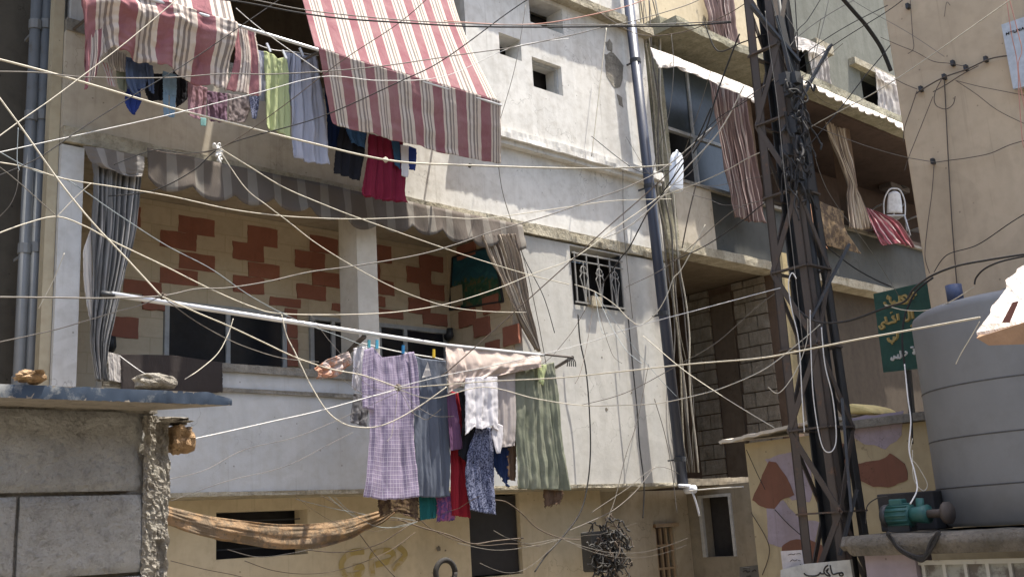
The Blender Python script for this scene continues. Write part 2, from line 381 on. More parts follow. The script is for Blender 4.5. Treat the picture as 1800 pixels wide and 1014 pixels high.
# storey slabs
m = MB(); m.box(XL-.3, XR, 9.031, 12.5, 2.395, 2.50); rough_bar(m, XL, XR, 8.985, 9.03, 2.40, 2.44, 60, .012); m.build('floor_slab', m_ledge, mb)
# first floor parapet and lower wall
m = MB(); m.box(3.46, 8.49, 9.0, 9.14, 2.44, 3.55); m.build('balcony_parapet', m_par, mb)
m = MB(); rough_bar(m, 3.46, 8.49, 8.965, 9.17, 3.55, 3.63, 60, .012); rough_bar(m, 3.46, 8.49, 8.975, 9.0, 3.36, 3.40, 60, .008); m.build('parapet_coping', m_bareconc, mb)
m = MB(); wall_holes(m, 'x', 9.0, .22, 8.49, XR, 2.441, 5.50, [(9.43, 10.40, 4.70, 5.48)]); m.build('first_floor_wall', m_lower, mb)
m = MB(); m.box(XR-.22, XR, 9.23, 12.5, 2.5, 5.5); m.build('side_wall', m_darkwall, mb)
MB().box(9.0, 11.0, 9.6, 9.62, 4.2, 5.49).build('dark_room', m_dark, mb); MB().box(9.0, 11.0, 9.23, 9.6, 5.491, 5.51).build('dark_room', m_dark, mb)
gr = MB()
for i in range(5): x = 9.47+i*.222; gr.bar((x, 8.97, 4.72), (x, 8.97, 5.40), .016)
gr.bar((9.43, 8.97, 4.73), (10.40, 8.97, 4.73), .02).bar((9.43, 8.97, 5.38), (10.40, 8.97, 5.38), .02).bar((9.43, 8.97, 5.28), (10.40, 8.97, 5.28), .016)
for cx in (9.62, 9.92, 10.22):
    for s in (-1, 1):
        gr.tube([Vector((cx + s*(.01+.11*t**2 - (.05 if t > .85 else 0)), 8.965, 4.74+.42*t)) for t in [i/9 for i in range(10)]], .008, 5)
    gr.bar((cx, 8.965, 4.74), (cx, 8.965, 5.27), .012)
    gr.tube([Vector((cx + .05*math.cos(a), 8.965, 5.17+.05*math.sin(a))) for a in [i*.6 for i in range(10)]], .008, 5)
gr.build('window_grille', m_iron, mb); MB().box(10.385, 10.399, 9.005, 9.21, 4.71, 5.47).build('reveal_shade_strip', m_darksteel, mb)  # dark strip added over the right reveal to paint it as shade
# first floor balcony interior
m = MB(); wall_holes(m, 'x', 10.3, .2, XL, 8.45, 2.5, 5.59, [(4.58, 6.03, 2.9, 4.50), (6.33, 7.03, 2.9, 4.50), (7.28, 8.37, 2.9, 4.50)]); m.build('balcony_back_wall', m_interior, mb)
MB().box(8.45, 8.49, 9.14, 10.3, 2.5, 5.59).build('balcony_end_wall', m_interior, mb)
MB().box(XL, XL+.08, 9.3, 10.3, 2.5, 5.59).build('balcony_end_wall', m_column, mb)
MB().box(XL, 8.49, 9.25, 10.5, 5.595, 5.63).build('balcony_ceiling', m_ceiling, mb)
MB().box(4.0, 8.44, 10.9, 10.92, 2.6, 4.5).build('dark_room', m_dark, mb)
MB().box(6.14, 6.40, 9.0, 9.34, 3.64, 5.594).build('column', plaster('white_column', (.56,.52,.45), (.36,.31,.24), None, .3), mb)
MB().box(3.04, 3.24, 9.0, 9.2, 2.5, 5.5).build('column', m_greycol, mb)
for (x0, x1, pn) in ((4.58, 6.03, (0, .5, 1)), (6.33, 7.03, (0, .45, 1)), (7.28, 8.37, (0, .38, 1))):
    fr = MB()
    for t in pn: x = lerp(x0+.03, x1-.03, t); fr.box(x-.025, x+.025, 10.27, 10.33, 2.92, 4.46)
    fr.box(x0, x1, 10.265, 10.335, 4.46, 4.51).box(x0, x1, 10.265, 10.335, 2.88, 2.92)
    f = fr.build('window', m_frame, mb)
    MB().box(x0+.055, x1-.055, 10.295, 10.305, 2.93, 4.455).build('pane', m_glassd, f)
BR = [(314,381,377,414),(282,407,345,439),(315,445,377,476),(281,472,348,501),(217,492,284,518),(189,558,243,592),(225,365,246,396),
 (435,399,487,433),(409,427,463,459),(436,463,491,490),(409,486,464,516),(474,523,528,540),(544,416,593,446),(518,442,570,473),(548,478,596,504),
 (521,501,572,527),(583,534,601,547),(500,546,522,590),(659,433,687,461),(650,465,667,490),(660,494,692,518),(662,522,676,538),(736,449,778,477),(714,471,757,499),
 (737,499,780,527),(717,525,755,551),(742,551,785,572),(662,544,707,560),(503,600,522,640),(250,520,290,545)]
BK = [0]
def brickq(m, a, b, ax, t):
    BK[0] += 1; t += .0007*BK[0]
                    # a slightly uneven painted brick face
    n = (0, -t, 0) if ax == 1 else (-t, 0, 0); pts = []
    cx = [(a[0], a[1], b[2]), (b[0], b[1], b[2]), (b[0], b[1], a[2]), (a[0], a[1], a[2])]
    for k in range(4):
        p, q = Vector(cx[k]), Vector(cx[(k+1) % 4])
        for s_ in range(5):
            v = lerp(p, q, s_/5); j = .012; v.z += j*nz(v, 14); 
            if ax == 1: v.x += j*nz(v + Vector((5,5,5)), 14)
            else: v.y += j*nz(v + Vector((5,5,5)), 14)
            pts.append(v)
    MB().poly(pts, n, 1).build('painted_brick', m_redbrick, mb)
for (x0, y0, x1, y1) in BR: brickq(None, U(x0, (y0+y1)/2-(y1-y0)*.60, 1, 10.3), U(x1, (y0+y1)/2+(y1-y0)*.60, 1, 10.3), 1, .006)
for (x0, y0, x1, y1) in [(805,434,838,449),(808,546,838,572),(834,560,863,590),(886,573,915,606),(800,520,812,545),(850,522,880,548),(856,600,880,625)]:
    brickq(None, U(x0, (y0+y1)/2-(y1-y0)*.4, 0, 8.45), U(x1, (y0+y1)/2+(y1-y0)*.4, 0, 8.45), 0, .006)
# band and second storey
m = MB(); m.box(XL, XR, 9.0, 9.25, 5.66, 6.60); m.build('second_floor_parapet', m_tan, mb)
m = MB(); m.box(6.7, XR, 8.994, 9.0, 5.67, 6.60); m.build('band_render', m_white, mb)
m = MB(); rough_bar(m, XL, 9.4, 8.96, 9.25, 5.52, 5.66, 90, .02); rough_bar(m, 9.4, XR, 8.97, 9.25, 5.52, 5.655, 50, .035, 9); m.build('slab_edge', m_ledge, mb)
m = MB(); rough_bar(m, 7.6, XR-.05, 8.835, 9.25, 6.66, 6.78, 80, .02); rough_bar(m, 7.6, XR-.05, 8.89, 9.25, 6.60, 6.66, 60, .012); m.build('wall_ledge', m_white, mb)
MB().box(XL, 7.6, 8.985, 9.25, 6.60, 6.72).build('parapet_coping', m_bareconc, mb)
W1 = [(8.30, 8.68, 7.80, 8.10), (8.86, 9.40, 7.50, 7.92), (8.88, 9.50, 8.42, 8.80)]
m = MB(); wall_holes(m, 'x', 8.88, .30, 7.75, 11.2, 6.781, 8.86, W1); m.build('second_floor_wall', m_white, mb)
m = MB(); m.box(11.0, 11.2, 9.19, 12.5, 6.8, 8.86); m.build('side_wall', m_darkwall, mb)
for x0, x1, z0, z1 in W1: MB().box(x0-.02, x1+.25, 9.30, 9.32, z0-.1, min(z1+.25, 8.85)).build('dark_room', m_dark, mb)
m = MB(); x0, x1, z0, z1 = W1[1]; m.box(x0, x0+.03, 8.95, 9.0, z0, z1).box(x1-.03, x1, 8.95, 9.0, z0, z1).box(x0+.03, x1-.03, 8.95, 9.0, z1-.03, z1); m.build('window_frame', m_frame, mb)
m = MB(); rough_bar(m, 7.75, 11.25, 8.72, 9.3, 8.86, 8.98, 70, .02); m.build('roof_slab', m_ledge, mb)
m = MB(); rough_bar(m, 7.75, 11.1, 8.84, 9.2, 8.98, 9.40, 50, .02, 4); m.build('roof_parapet', m_white, mb)
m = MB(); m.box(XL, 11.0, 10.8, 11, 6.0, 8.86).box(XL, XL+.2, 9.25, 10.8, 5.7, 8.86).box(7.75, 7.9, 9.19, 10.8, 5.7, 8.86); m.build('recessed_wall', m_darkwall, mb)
MB().box(XL, 11.2, 9.31, 11, 8.865, 9.0).build('balcony_ceiling', m_ceiling, mb); MB().box(XL, 7.74, 8.9, 9.3, 8.865, 9.0).build('balcony_ceiling', m_ceiling, mb)
m = MB(); m.box(3.08, 3.24, 9.02, 9.24, 6.73, 8.85); m.build('column', m_greycol, mb)
# peeling plaster scar near the pipe
def blob(pts, ax, val, jit=.012, n=6, seed=0):
    P = [U(x, y, ax, val) for x, y in pts]; out = []
    for i, p in enumerate(P):
        q = P[(i+1) % len(P)]
        for k in range(n):
            v = lerp(p, q, k/n); j = Vector((nz(v + Vector((seed,0,0)), 9), nz(v + Vector((0,seed,3)), 9), nz(v + Vector((3,0,seed)), 9)))*jit*2; j[ax] = 0; out.append(v + j)
    return out
m = MB()
for pts in ([(1063,96),(1078,92),(1096,116),(1093,142),(1091,154),(1080,155),(1066,135)], [(1064,75),(1070,68),(1077,78),(1076,92),(1068,90)], [(1085,165),(1093,172),(1096,190),(1088,185)]):
    m.poly(blob(pts, 1, 8.879), (0, -.003, 0), 1)
m.build('plaster_scar', m_bareconc, mb)

# ---- blue pipe and cable bundle on corner
pp = thing('drain_pipe', (11.15, 8.72, 0), 'dark blue upright drain pipe on the right corner of the white block', 'pipe')
P0, P1 = U(1098, -60, 1, 8.72), U(1201, 858, 1, 8.72)
m = MB(); m.tube([P1, P0], .072, 12); m.build('pipe', m_pipe, pp, True)
for t in (.05, .31, .55, .8): c = lerp(P1, P0, t); MB().tube([c - Vector((0,0,.03)), c + Vector((0,0,.03))], .079, 12).bar(c, c + Vector((0,.20,0)), .02).build('pipe_bracket', m_darksteel, pp)
el_ = thing('pipe_end', tuple(P1), 'white plastic pipe elbow at the foot of the blue drain pipe', 'pipe')
m = MB(); m.tube([P1 + Vector((-.20, -.1, .03)), P1 + Vector((.02, -.1, .02))], .024, 8); m.tube([P1+Vector((.03,-.16,-.02)), P1+Vector((.03,-.02,-.02))], .055, 14); m.build('pipe_piece', m_pvc, el_, True)
m = MB(); m.tube(cr([P1+Vector((.0,-.14,-.05)), P1+Vector((.06,-.14,-.2)), P1+Vector((.10,-.14,-.36))], 8), .014, 6); m.build('pipe_tail', m_pvc, el_, True)
for i in range(9):
    x0 = 1121 + i*3.6; pts = []
    for y in range(-10, 870, 60): pts.append(U(x0 + .098*y + 12*nz((i*3.3, y*.008, 1)) , y, 1, 8.93 - .02*(i % 3)))
    o = MB().tube(cr(pts, 40), .005 + .004*(i % 3), 5).build('corner_cable', [m_cream, m_wireg, m_tan, m_wireg][i % 4] if i % 4 != 2 else m_ledge, None, True)
    tag(o, 'weathered upright cable in the bundle on the white block corner beside the blue pipe', 'cable', 'bundle of cables down the corner')
m = MB(); m.box(11.42, 11.72, 8.99, 9.3, 5.66, 8.9); m.build('corner_pillar', m_green_conc, mb)

# ================================================================ LEFT BUILDING
lb = thing('neighbouring_building', (1, 9.6, 0), 'dim beige building at the left edge carrying two grey drain pipes', 'building')
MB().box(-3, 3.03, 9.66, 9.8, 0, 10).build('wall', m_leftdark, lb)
MB().box(U(79, 400, 1, 9.05).x, 3.035, 9.05, 9.16, 0, 10).build('corner_column', m_column, lb)
MB().box(-3, 4.7, 7.75, 9.8, 10.0, 10.2).build('unseen_shade_slab', m_bareconc, lb)  # added slab above the view, put there to shade the left building
for k, (a, b) in enumerate((((66,-30),(34,660)), ((84,-30),(53,660)))):
    t = thing('drain_pipe', tuple(U(b[0], b[1], 1, 9.3)), ['left of the two grey drain pipes beside the beige column', 'right grey drain pipe nearest the beige column'][k], 'pipe', 'grey drain pipes on the left building')
    A, B = U(*b, 1, 9.3), U(*a, 1, 9.3); A = A - Vector((0,0,3.2))
    MB().tube([A, B], .05, 12).build('pipe', m_gpipe, t, True)
    for q in (.45, .62, .80, .93): c = lerp(A, B, q); MB().tube([c, c+Vector((0,0,.09))], .06, 12).bar(c, c+Vector((0,.26,0)), .025).build('pipe_collar', m_gpipe, t)

# ================================================================ NEIGHBOUR BUILDING (right, behind)
nb = thing('balconied_building', (15, 9.3, 0), 'grey green building right of the blue pipe with stacked balconies', 'building')
XA = 14.23
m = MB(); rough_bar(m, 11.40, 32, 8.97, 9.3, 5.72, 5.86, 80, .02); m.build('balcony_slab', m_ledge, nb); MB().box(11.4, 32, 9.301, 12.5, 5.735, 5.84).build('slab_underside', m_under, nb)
MB().box(11.7, 12.62, 9.0, 9.12, 5.86, 6.80).build('balcony_parapet', m_tan, nb)
MB().box(12.62, 32, 9.04, 9.16, 5.86, 6.80).build('balcony_parapet', plaster('shaded_parapet_grey', (.075,.077,.072), (.05,.05,.046)), nb)  # right stretch of parapet coloured dark to carry its shade
m = MB(); rough_bar(m, 11.7, 32, 8.97, 9.2, 6.80, 6.85, 70, .012); m.build('parapet_coping', m_bareconc, nb)
m = MB(); rough_bar(m, 11.45, 32, 8.44, 9.3, 8.98, 9.12, 110, .03, 7); rough_bar(m, 11.45, 32, 8.74, 9.3, 9.125, 9.24, 90, .03, 5); m.box(11.45, 32, 9.3, 11, 9.0, 9.2); m.build('balcony_slab', m_green_conc, nb)
m = MB(); wall_holes(m, 'x', 9.42, .2, 10.9, 15.6, 9.24, 13.5, [(13.85, 14.45, 9.5, 11.2)]); m.build('second_floor_wall', m_yellow, nb)
m = MB(); wall_holes(m, 'x', 9.42, .2, 15.61, 32, 9.24, 15, [(15.95, 17.0, 9.3, 10.55), (18.7, 19.9, 9.3, 10.55)]); m.build('second_floor_wall', m_greygreen, nb)
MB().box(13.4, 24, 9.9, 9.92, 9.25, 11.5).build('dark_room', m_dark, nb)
m = MB(); m.box(16.9, 17.5, 9.28, 9.42, 10.52, 10.72); m.box(18.3, 20.2, 9.28, 9.42, 10.58, 10.72); m.build('window_hood', m_ledge, nb)
# first floor front: glazed bay on the left, open loggia on the right
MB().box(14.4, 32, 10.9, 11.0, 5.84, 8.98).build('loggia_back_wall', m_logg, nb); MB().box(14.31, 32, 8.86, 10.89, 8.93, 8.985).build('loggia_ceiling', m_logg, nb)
MB().box(14.1, 14.3, 9.2, 10.9, 5.84, 8.98).build('loggia_pillar', m_brownwall, nb); MB().box(17.2, 17.45, 9.16, 9.42, 6.85, 8.98).build('loggia_pillar', m_brownwall, nb)
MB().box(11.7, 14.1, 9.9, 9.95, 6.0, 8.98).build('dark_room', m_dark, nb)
wf = MB(); zt = 8.86
for x in (11.76, 12.62, 13.5): wf.box(x-.025, x+.025, 9.2, 9.26, 6.86, zt)
wf.box(11.74, 13.52, 9.195, 9.265, 7.72, 7.77).box(11.74, 13.52, 9.195, 9.265, zt, zt+.05)
wf = wf.build('bay_window', m_frame, nb)
for (a, b, c, d) in ((11.79,12.59,7.78,8.85),(12.65,13.47,7.78,8.85),(12.65,13.47,6.87,7.71)): MB().box(a, b, 9.225, 9.235, c, d).build('pane', m_glassb, wf)
# alley below: side wall faces the white block
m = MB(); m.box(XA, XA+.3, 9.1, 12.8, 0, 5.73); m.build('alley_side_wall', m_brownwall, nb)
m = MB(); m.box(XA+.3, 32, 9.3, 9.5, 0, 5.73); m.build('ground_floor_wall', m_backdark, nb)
q0, q1 = U(1553, 500, 1, 9.27), U(1592, 535, 1, 9.27); MB().box(q0.x, q1.x, 9.27, 9.299, q1.z, q0.z+.25).build('pale_patch', m_column, nb)  # small raised patch, paler than the wall round it
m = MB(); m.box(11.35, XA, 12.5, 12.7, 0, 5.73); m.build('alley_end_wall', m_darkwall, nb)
random.seed(3)
def blocks(name, Y0, Y1, mat):
    m = MB(); z = 1.2; r = 0
    while z < 5.70:
        h = .225; y = Y0 - (.2 if r % 2 else 0)
        while y < Y1:
            a, b = max(y, Y0), min(y + .40, Y1); y += .415
            if b - a < .05: continue
            dx = random.uniform(-.012, .012); top = min(z+h, 5.715)
            m.hexa([(XA-.05+dx, a, z), (XA-.01, a, z), (XA-.01, b, z), (XA-.05+dx, b, z)], [(XA-.05+dx, a+.008, top), (XA-.01, a+.008, top), (XA-.01, b-.006, top), (XA-.05+dx, b-.006, top)])
        z += h + .02; r += 1
    m.build(name, mat, nb)
yb = lambda px: U(px, 600, 0, XA).y
blocks('block_pier', 9.28, yb(1299), m_blockshade); blocks('block_pier', yb(1255), yb(1213), m_blockshade)
m = MB(); m.box(XA-.04, XA-.005, yb(1297)+.02, yb(1257)-.02, 0, 5.6); m.build('recess_dark_panel', plaster('recess_dark_brown', (.15,.115,.085), (.08,.06,.04)), nb)  # flat brown panel stands in for the dark of a door recess
# lower passage wall and its dark window, seen under the blue pipe
pw = lambda x, y: U(x, y, 0, 12.6)
ya_, yb_, za_, zb2 = pw(1285,900).y, pw(1235,900).y, pw(1262,978).z, pw(1258,872).z
m = MB(); wall_holes(m, 'y', 12.6, .2, 6.6, 10.4, 0, 2.42, [(ya_, yb_, za_, zb2)]); rough_bar(m, 11.5, 14.2, 9.4, 9.9, 2.42, 2.52, 30, .02); m.build('passage_wall', plaster('passage_plaster', (.26,.225,.17), (.15,.125,.09)), nb)
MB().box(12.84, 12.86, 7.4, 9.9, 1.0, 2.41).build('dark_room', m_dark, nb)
m = MB(); m.box(12.57, 12.62, ya_-.03, ya_+.01, za_, zb2-.01).box(12.57, 12.62, yb_-.01, yb_+.05, za_, zb2-.01).box(12.57, 12.62, ya_-.03, yb_+.05, zb2-.01, zb2+.03); m.build('window_frame', m_frame, nb)

# ================================================================ RIGHT BEIGE BUILDING
rb = thing('beige_building', (10.5, 2, 0), 'smooth beige rendered building at the right edge with clipped cables', 'building')
MB().box(9.3, 14, -6, 4.34, 0, 13).build('wall', m_peach, rb, bevel=.02)
m = MB()
for (x, y) in ((1621,157),(1662,136),(1700,120),(1735,105),(1642,284),(1598,12),(1677,112)): p = U(x, y, 0, 9.3); MB().box(p.x-.05, p.x, p.y-.014, p.y+.014, p.z-.03, p.z+.02).build('cable_clip', m_darksteel, rb)

# ================================================================ MURAL HUT
hut = thing('painted_hut', (9.8, 5.5, 0), 'small hut painted with brown and lilac patches behind the steel pylon', 'hut')
XH = 9.0
MB().box(XH, 11.5, 3.4, 6.34, 0, 2.66).build('wall', plaster('hut_cream', (.42,.35,.22), (.30,.24,.15), None, .5), hut)
m = MB(); m.box(8.92, 11.6, 3.4, 5.2, 2.665, 2.74); m.build('roof_slab', m_bareconc, hut)
m = MB(); g0 = []
for i in range(30):
    t = i/29; a = U(lerp(1264, 1425, t), lerp(778, 741, t), 0, 8.8); a.z += .02*nz((i*.4, 0, 0)) ; g0.append([a, a + Vector((1.2, 0, .10)) + Vector((0, 0, .015*math.sin(i*1.9)))])
m.grid(g0); m.build('roof_sheet', metal('rusty_white_sheet', (.55,.50,.42), (.30,.17,.09), .4), hut, solid=.03)
lil = plaster('lilac_paint', (.34,.29,.33), (.24,.20,.20), streak=.6, scale=2.2); brn = plaster('brown_paint', (.19,.09,.062), (.14,.08,.055), streak=.6, scale=2.2)
for mt, pts, k in ((lil, [(1345,805),(1395,795),(1425,815),(1430,860),(1422,880),(1390,880),(1372,850)], 0), (brn, [(1352,808),(1364,812),(1384,838),(1396,870),(1372,880),(1362,893),(1347,893),(1322,879),(1336,848)], 1),
    (lil, [(1348,893),(1376,880),(1402,908),(1440,920),(1430,960),(1375,962),(1350,955)], 0), (brn, [(1375,960),(1390,948),(1420,946),(1460,968),(1460,990),(1375,985)], 1),
    (lil, [(1490,735),(1590,722),(1585,765),(1555,788),(1520,780),(1493,765)], 0), (brn, [(1500,815),(1545,808),(1565,797),(1592,815),(1597,842),(1575,853),(1535,856),(1500,840)], 1),
    (lil, [(1455,805),(1492,790),(1495,850),(1470,900),(1450,880)], 0), (brn, [(1462,775),(1488,780),(1500,830),(1480,850),(1465,830)], 1)):
    MB().poly(blob(pts, 0, XH-.0005 - .003*k, .01), (-.003, 0, 0), 1).build('painted_patch', mt, hut)
o = MB()
P = [U(x, y, 0, 9.5) for x, y in ((1481,727),(1483,712),(1495,709),(1515,713),(1530,718),(1536,727))]
o.poly(P, (.5, 0, 0), 1); o = o.build('sand_bag', plain('yellow_cloth', (.62,.50,.22), .9), bevel=.03); tag(o, 'bright yellow sack lying on the roof of the painted hut', 'sack')
A, B = U(1372, 446, 0, 9.8), U(1403, 748, 0, 9.8)
o = MB().bar(B, A, .09, .09).build('wooden_post', plain('pale_yellow_timber', (.55,.44,.24), .9, bump=.5)); tag(o, 'pale yellow timber post seen between the pylon legs', 'post')
# notices
def strokes(sts, ax, val, r, off=-.002):
    m = MB()
    for s_ in sts:
        P = [U(x, y, ax, val) for x, y in s_]
        if len(P) > 2: P = cr(P, len(P)*4)
        m.tube(P, r, 5)
    return m
SB = 7.05
nb1 = thing('notice_board', tuple(U(1430, 1014, 0, SB)), 'white board with black hand painted script at the foot of the pylon', 'sign')
Q = [U(x, y, 0, SB) for x, y in ((1372, 1040), (1372, 1001), (1411, 991), (1494, 983), (1503, 1040))]
MB().poly(Q, (.03, 0, 0), 1).build('board', plain('dirty_white_board', (.40,.41,.40), .6), nb1)
Z = lambda pts: [(1360 + x/11.25, 950 + y/11.25) for x, y in pts]
strokes([Z([(1370,640),(1330,625),(1300,650),(1310,685),(1350,690),(1372,655),(1340,632),(1260,640),(1190,660),(1155,640),(1130,560),(1118,480)]),
         Z([(1075,480),(1020,520),(995,580),(1000,630),(1050,680),(1115,690),(1075,640),(1050,610),(1075,560)]), Z([(1035,600),(1060,570),(1085,545)]),
         Z([(1000,645),(940,650),(920,625),(890,665),(830,690),(760,695),(680,690),(630,670),(600,640)])], 0, SB-.002, .006).build('lettering', m_black, nb1)
nb2 = thing('paper_notice', tuple(U(1392, 990, 0, SB+.06)), 'small white paper notice with faint script left of the white board', 'sign')
MB().poly([U(x, y, 0, SB+.06) for x, y in ((1376, 1000), (1372, 968), (1409, 966), (1413, 994))], (.006, 0, 0), 1).build('board', plain('paper', (.46,.44,.45), .8), nb2)
strokes([[(1385,975),(1388,974),(1391,973),(1395,974),(1398,972)], [(1400,973),(1404,972),(1408,973)], [(1389,986),(1393,983),(1397,985),(1401,983)], [(1403,984),(1407,985)], [(1406,991),(1408,991)]], 0, SB+.058, .0022).build('lettering', m_black, nb2)
nb3 = thing('wall_notice', tuple(U(1318, 1008, 0, 9.6)), 'dark grey plate with tiny black script at the foot of the passage wall', 'sign')
Q = [U(x, y, 0, 9.6) for x, y in ((1300, 1030), (1300, 996), (1333, 992), (1337, 1030))]
MB().poly(Q, (.03, 0, 0), 1).build('board', plain('grey_plate', (.10,.095,.085), .8), nb3)
strokes([[(1306,998),(1312,997),(1318,998)], [(1306,1004),(1311,1002),(1314,1005),(1318,1003)], [(1322,1004),(1326,1001),(1329,1003)], [(1312,1012),(1320,1012)]], 0, 9.597, .006).build('lettering', m_black, nb3)
# green sign
XG = 10.4
sg = thing('green_sign', tuple(U(1575, 655, 0, XG)), 'green board with yellow script hanging beside the grey water tank', 'sign')
ZG = lambda pts: [(1520 + x/5.633, 490 + y/5.633) for x, y in pts]
MB().poly([U(x, y, 0, XG) for x, y in ZG([(185,925),(85,150),(650,20),(700,870)])], (.03, 0, 0), 1).build('board', plain('green_paint', (.014,.062,.047), .65), sg)
strokes([ZG([(510,165),(490,140),(455,155),(480,185),(440,200),(420,235),(330,240)]), ZG([(425,190),(400,165),(365,185),(395,215),(335,232)]), ZG([(345,165),(350,240)]), ZG([(350,240),(310,245),(285,220)]), ZG([(235,165),(225,195),(250,185),(255,225),(285,255),(250,270),(210,262),(195,230)]),
         ZG([(470,320),(480,395)]), ZG([(440,320),(440,400),(400,410),(400,375)]), ZG([(325,345),(335,410)]), ZG([(300,370),(275,380),(310,420),(270,430),(225,440),(205,375)]), ZG([(225,440),(190,430),(170,455),(195,475),(165,495),(145,465)]), ZG([(262,330),(268,340)]),
         ZG([(320,520),(325,570),(300,600),(290,570)]), ZG([(230,585),(245,615),(285,620),(290,585)]), ZG([(265,640),(280,636)]), ZG([(460,460),(470,468)])], 0, XG-.003, .016).build('lettering', plain('yellow_paint', (.36,.27,.10), .6), sg)
strokes([ZG([(492,715),(480,735),(495,740),(498,700),(480,700)]), ZG([(455,680),(485,676)]), ZG([(400,720),(420,735),(385,765),(365,750)]), ZG([(352,710),(358,775),(335,780),(330,745)]), ZG([(330,755),(325,785),(310,775),(300,785),(292,760),(285,800),(265,798),(270,775)])], 0, XG-.003, .011).build('lettering', plain('white_paint', (.5,.5,.48), .6), sg)
m = MB(); m.bar(U(1588, 560, 0, XG+.1), U(1606, 760, 0, XG+.1), .05); o = m.build('sign_post', m_darksteel, sg)
sp = thing('wall_plate', tuple(U(1785, 150, 0, 9.2)), 'pale grey metal plate with black lettering high on the beige wall', 'sign')
MB().poly([U(x, y, 0, 9.2) for x, y in ((1781,157),(1760,44),(1830,20),(1850,140))], (.05, 0, 0), 1).build('board', plain('pale_grey_metal', (.46,.48,.50), .5), sp)
def latin(sts, ox, oy, w_, h_):
    out = []
    for s_ in sts: out.append([(ox + x*w_, oy + y*h_ - (x*w_)*.33) for x, y in s_])
    return out
L = {'H': [[(0,0),(0,1)], [(1,0),(1,1)], [(0,.5),(1,.5)]], 'Y': [[(0,0),(.5,.5)], [(1,0),(.5,.5)], [(.5,.5),(.5,1)]], 'D': [[(0,0),(0,1)], [(0,0),(.7,.1)], [(.7,.1),(.9,.5)], [(.9,.5),(.7,.9)], [(.7,.9),(0,1)]], 'U': [[(0,0),(0,.9)], [(0,.9),(1,1)], [(1,1),(1,0)]], 'N': [[(0,1),(0,0)], [(0,0),(1,1)], [(1,1),(1,0)]], 'A': [[(0,1),(.5,0)], [(.5,0),(1,1)], [(.25,.6),(.75,.6)]], 'I': [[(.5,0),(.5,1)]]}
al = []
for i, c in enumerate('HYUNAI'): al += latin(L[c], 1769 + i*6.6, 58 - i*6.6*.33, 4.2, 4.5)
strokes(al, 0, 9.197, .0045).build('lettering', m_black, sp)

# ================================================================ PYLON
py = thing('lattice_pylon', (7.6, 4.6, 0), 'rusty steel lattice pylon rising in front of the balconies', 'pylon')
PX, PY = 7.6, 4.6
def pc(sx, sy, z): h = lerp(.195, .15, (z-1.2)/4.5); return Vector((PX + sx*h, PY + sy*h, z))
def angle(m, a, b, sx, sy, wd=.10, th=.012):
    for (dx, dy, wx, wy) in ((0, 0, 1, 0), (0, 0, 0, 1)):
        o1 = Vector((-sx*wd if wx else 0, -sy*wd if wy else 0, 0)); t1 = Vector((0 if wx else -sx*th, 0 if wy else -sy*th, 0))
        m.hexa([a, a+o1, a+o1+t1, a+t1], [b, b+o1, b+o1+t1, b+t1])
for k, (sx, sy) in enumerate(((-1,-1),(1,-1),(1,1),(-1,1))):
    m = MB(); angle(m, pc(sx, sy, 0), pc(sx, sy, 8.5), sx, sy, .078); m.build('leg', m_rust if k in (0, 3) else m_darksteel, py)
m = MB(); z = .6; fl = 0
CS = [(-1,-1),(1,-1),(1,1),(-1,1)]
while z < 8:
    for i in range(4):
        a, b = CS[i], CS[(i+1) % 4]
        if (fl + i) % 2: a, b = b, a
        m.bar(pc(*a, z), pc(*b, z+.66), .045, .012, up=(CS[i][0]+CS[(i+1) % 4][0], CS[i][1]+CS[(i+1) % 4][1], .01))
        m.bar(pc(*CS[i], z), pc(*CS[(i+1) % 4], z), .045, .014)
    z += .66; fl += 1
m.build('bracing', m_rust, py)
m = MB(); m.tube([Vector((PX+.06, PY-.1, 1.2)), Vector((PX+.05, PY-.09, 8))], .034, 10); m.build('conduit', m_darksteel, py, True)
for a, b, wd, ht in (((1480,700,8.3),(1497,900,8.1),.02,.02), ((1506,860,8.2),(1476,975,8.2),.05,.02), ((1492,430,8.3),(1425,560,8.3),.06,.02), ((1320,10,8.3),(1405,110,8.3),.06,.02), ((1370,30,8.3),(1400,160,8.3),.09,.03), ((1460,80,8.5),(1376,232,8.3),.05,.02)):
    MB().bar(D(*a), D(*b), wd, ht).build('loose_strut', m_darksteel, py)
random.seed(11)
for i in range(9):
    y = random.uniform(120, 330); x = 1390 + (y-200)*.08 + random.uniform(-14, 18)
    c = D(x, y, 8.2); MB().hexa([c + Vector((-.04,-.04,-.05)), c + Vector((.04,-.04,-.05)), c + Vector((.04,.04,-.05)), c + Vector((-.04,.04,-.05))], [c + Vector((-.04,-.03,.05)), c + Vector((.04,-.04,.06)), c + Vector((.04,.04,.04)), c + Vector((-.04,.04,.05))]).build('fuse_box', m_darksteel, py)
m = MB()
for i in range(34):
    c = D(1398 + random.uniform(-22, 22), random.uniform(130, 330), 8.15); pts = [c]
    for k in range(6): pts.append(pts[-1] + Vector((random.uniform(-.04,.04), random.uniform(-.04,.04), random.uniform(-.12,.05))))
    m.tube(cr(pts, 18), random.uniform(.006,.012), 5)
m.build('cable_tangle', m_black, py, True)

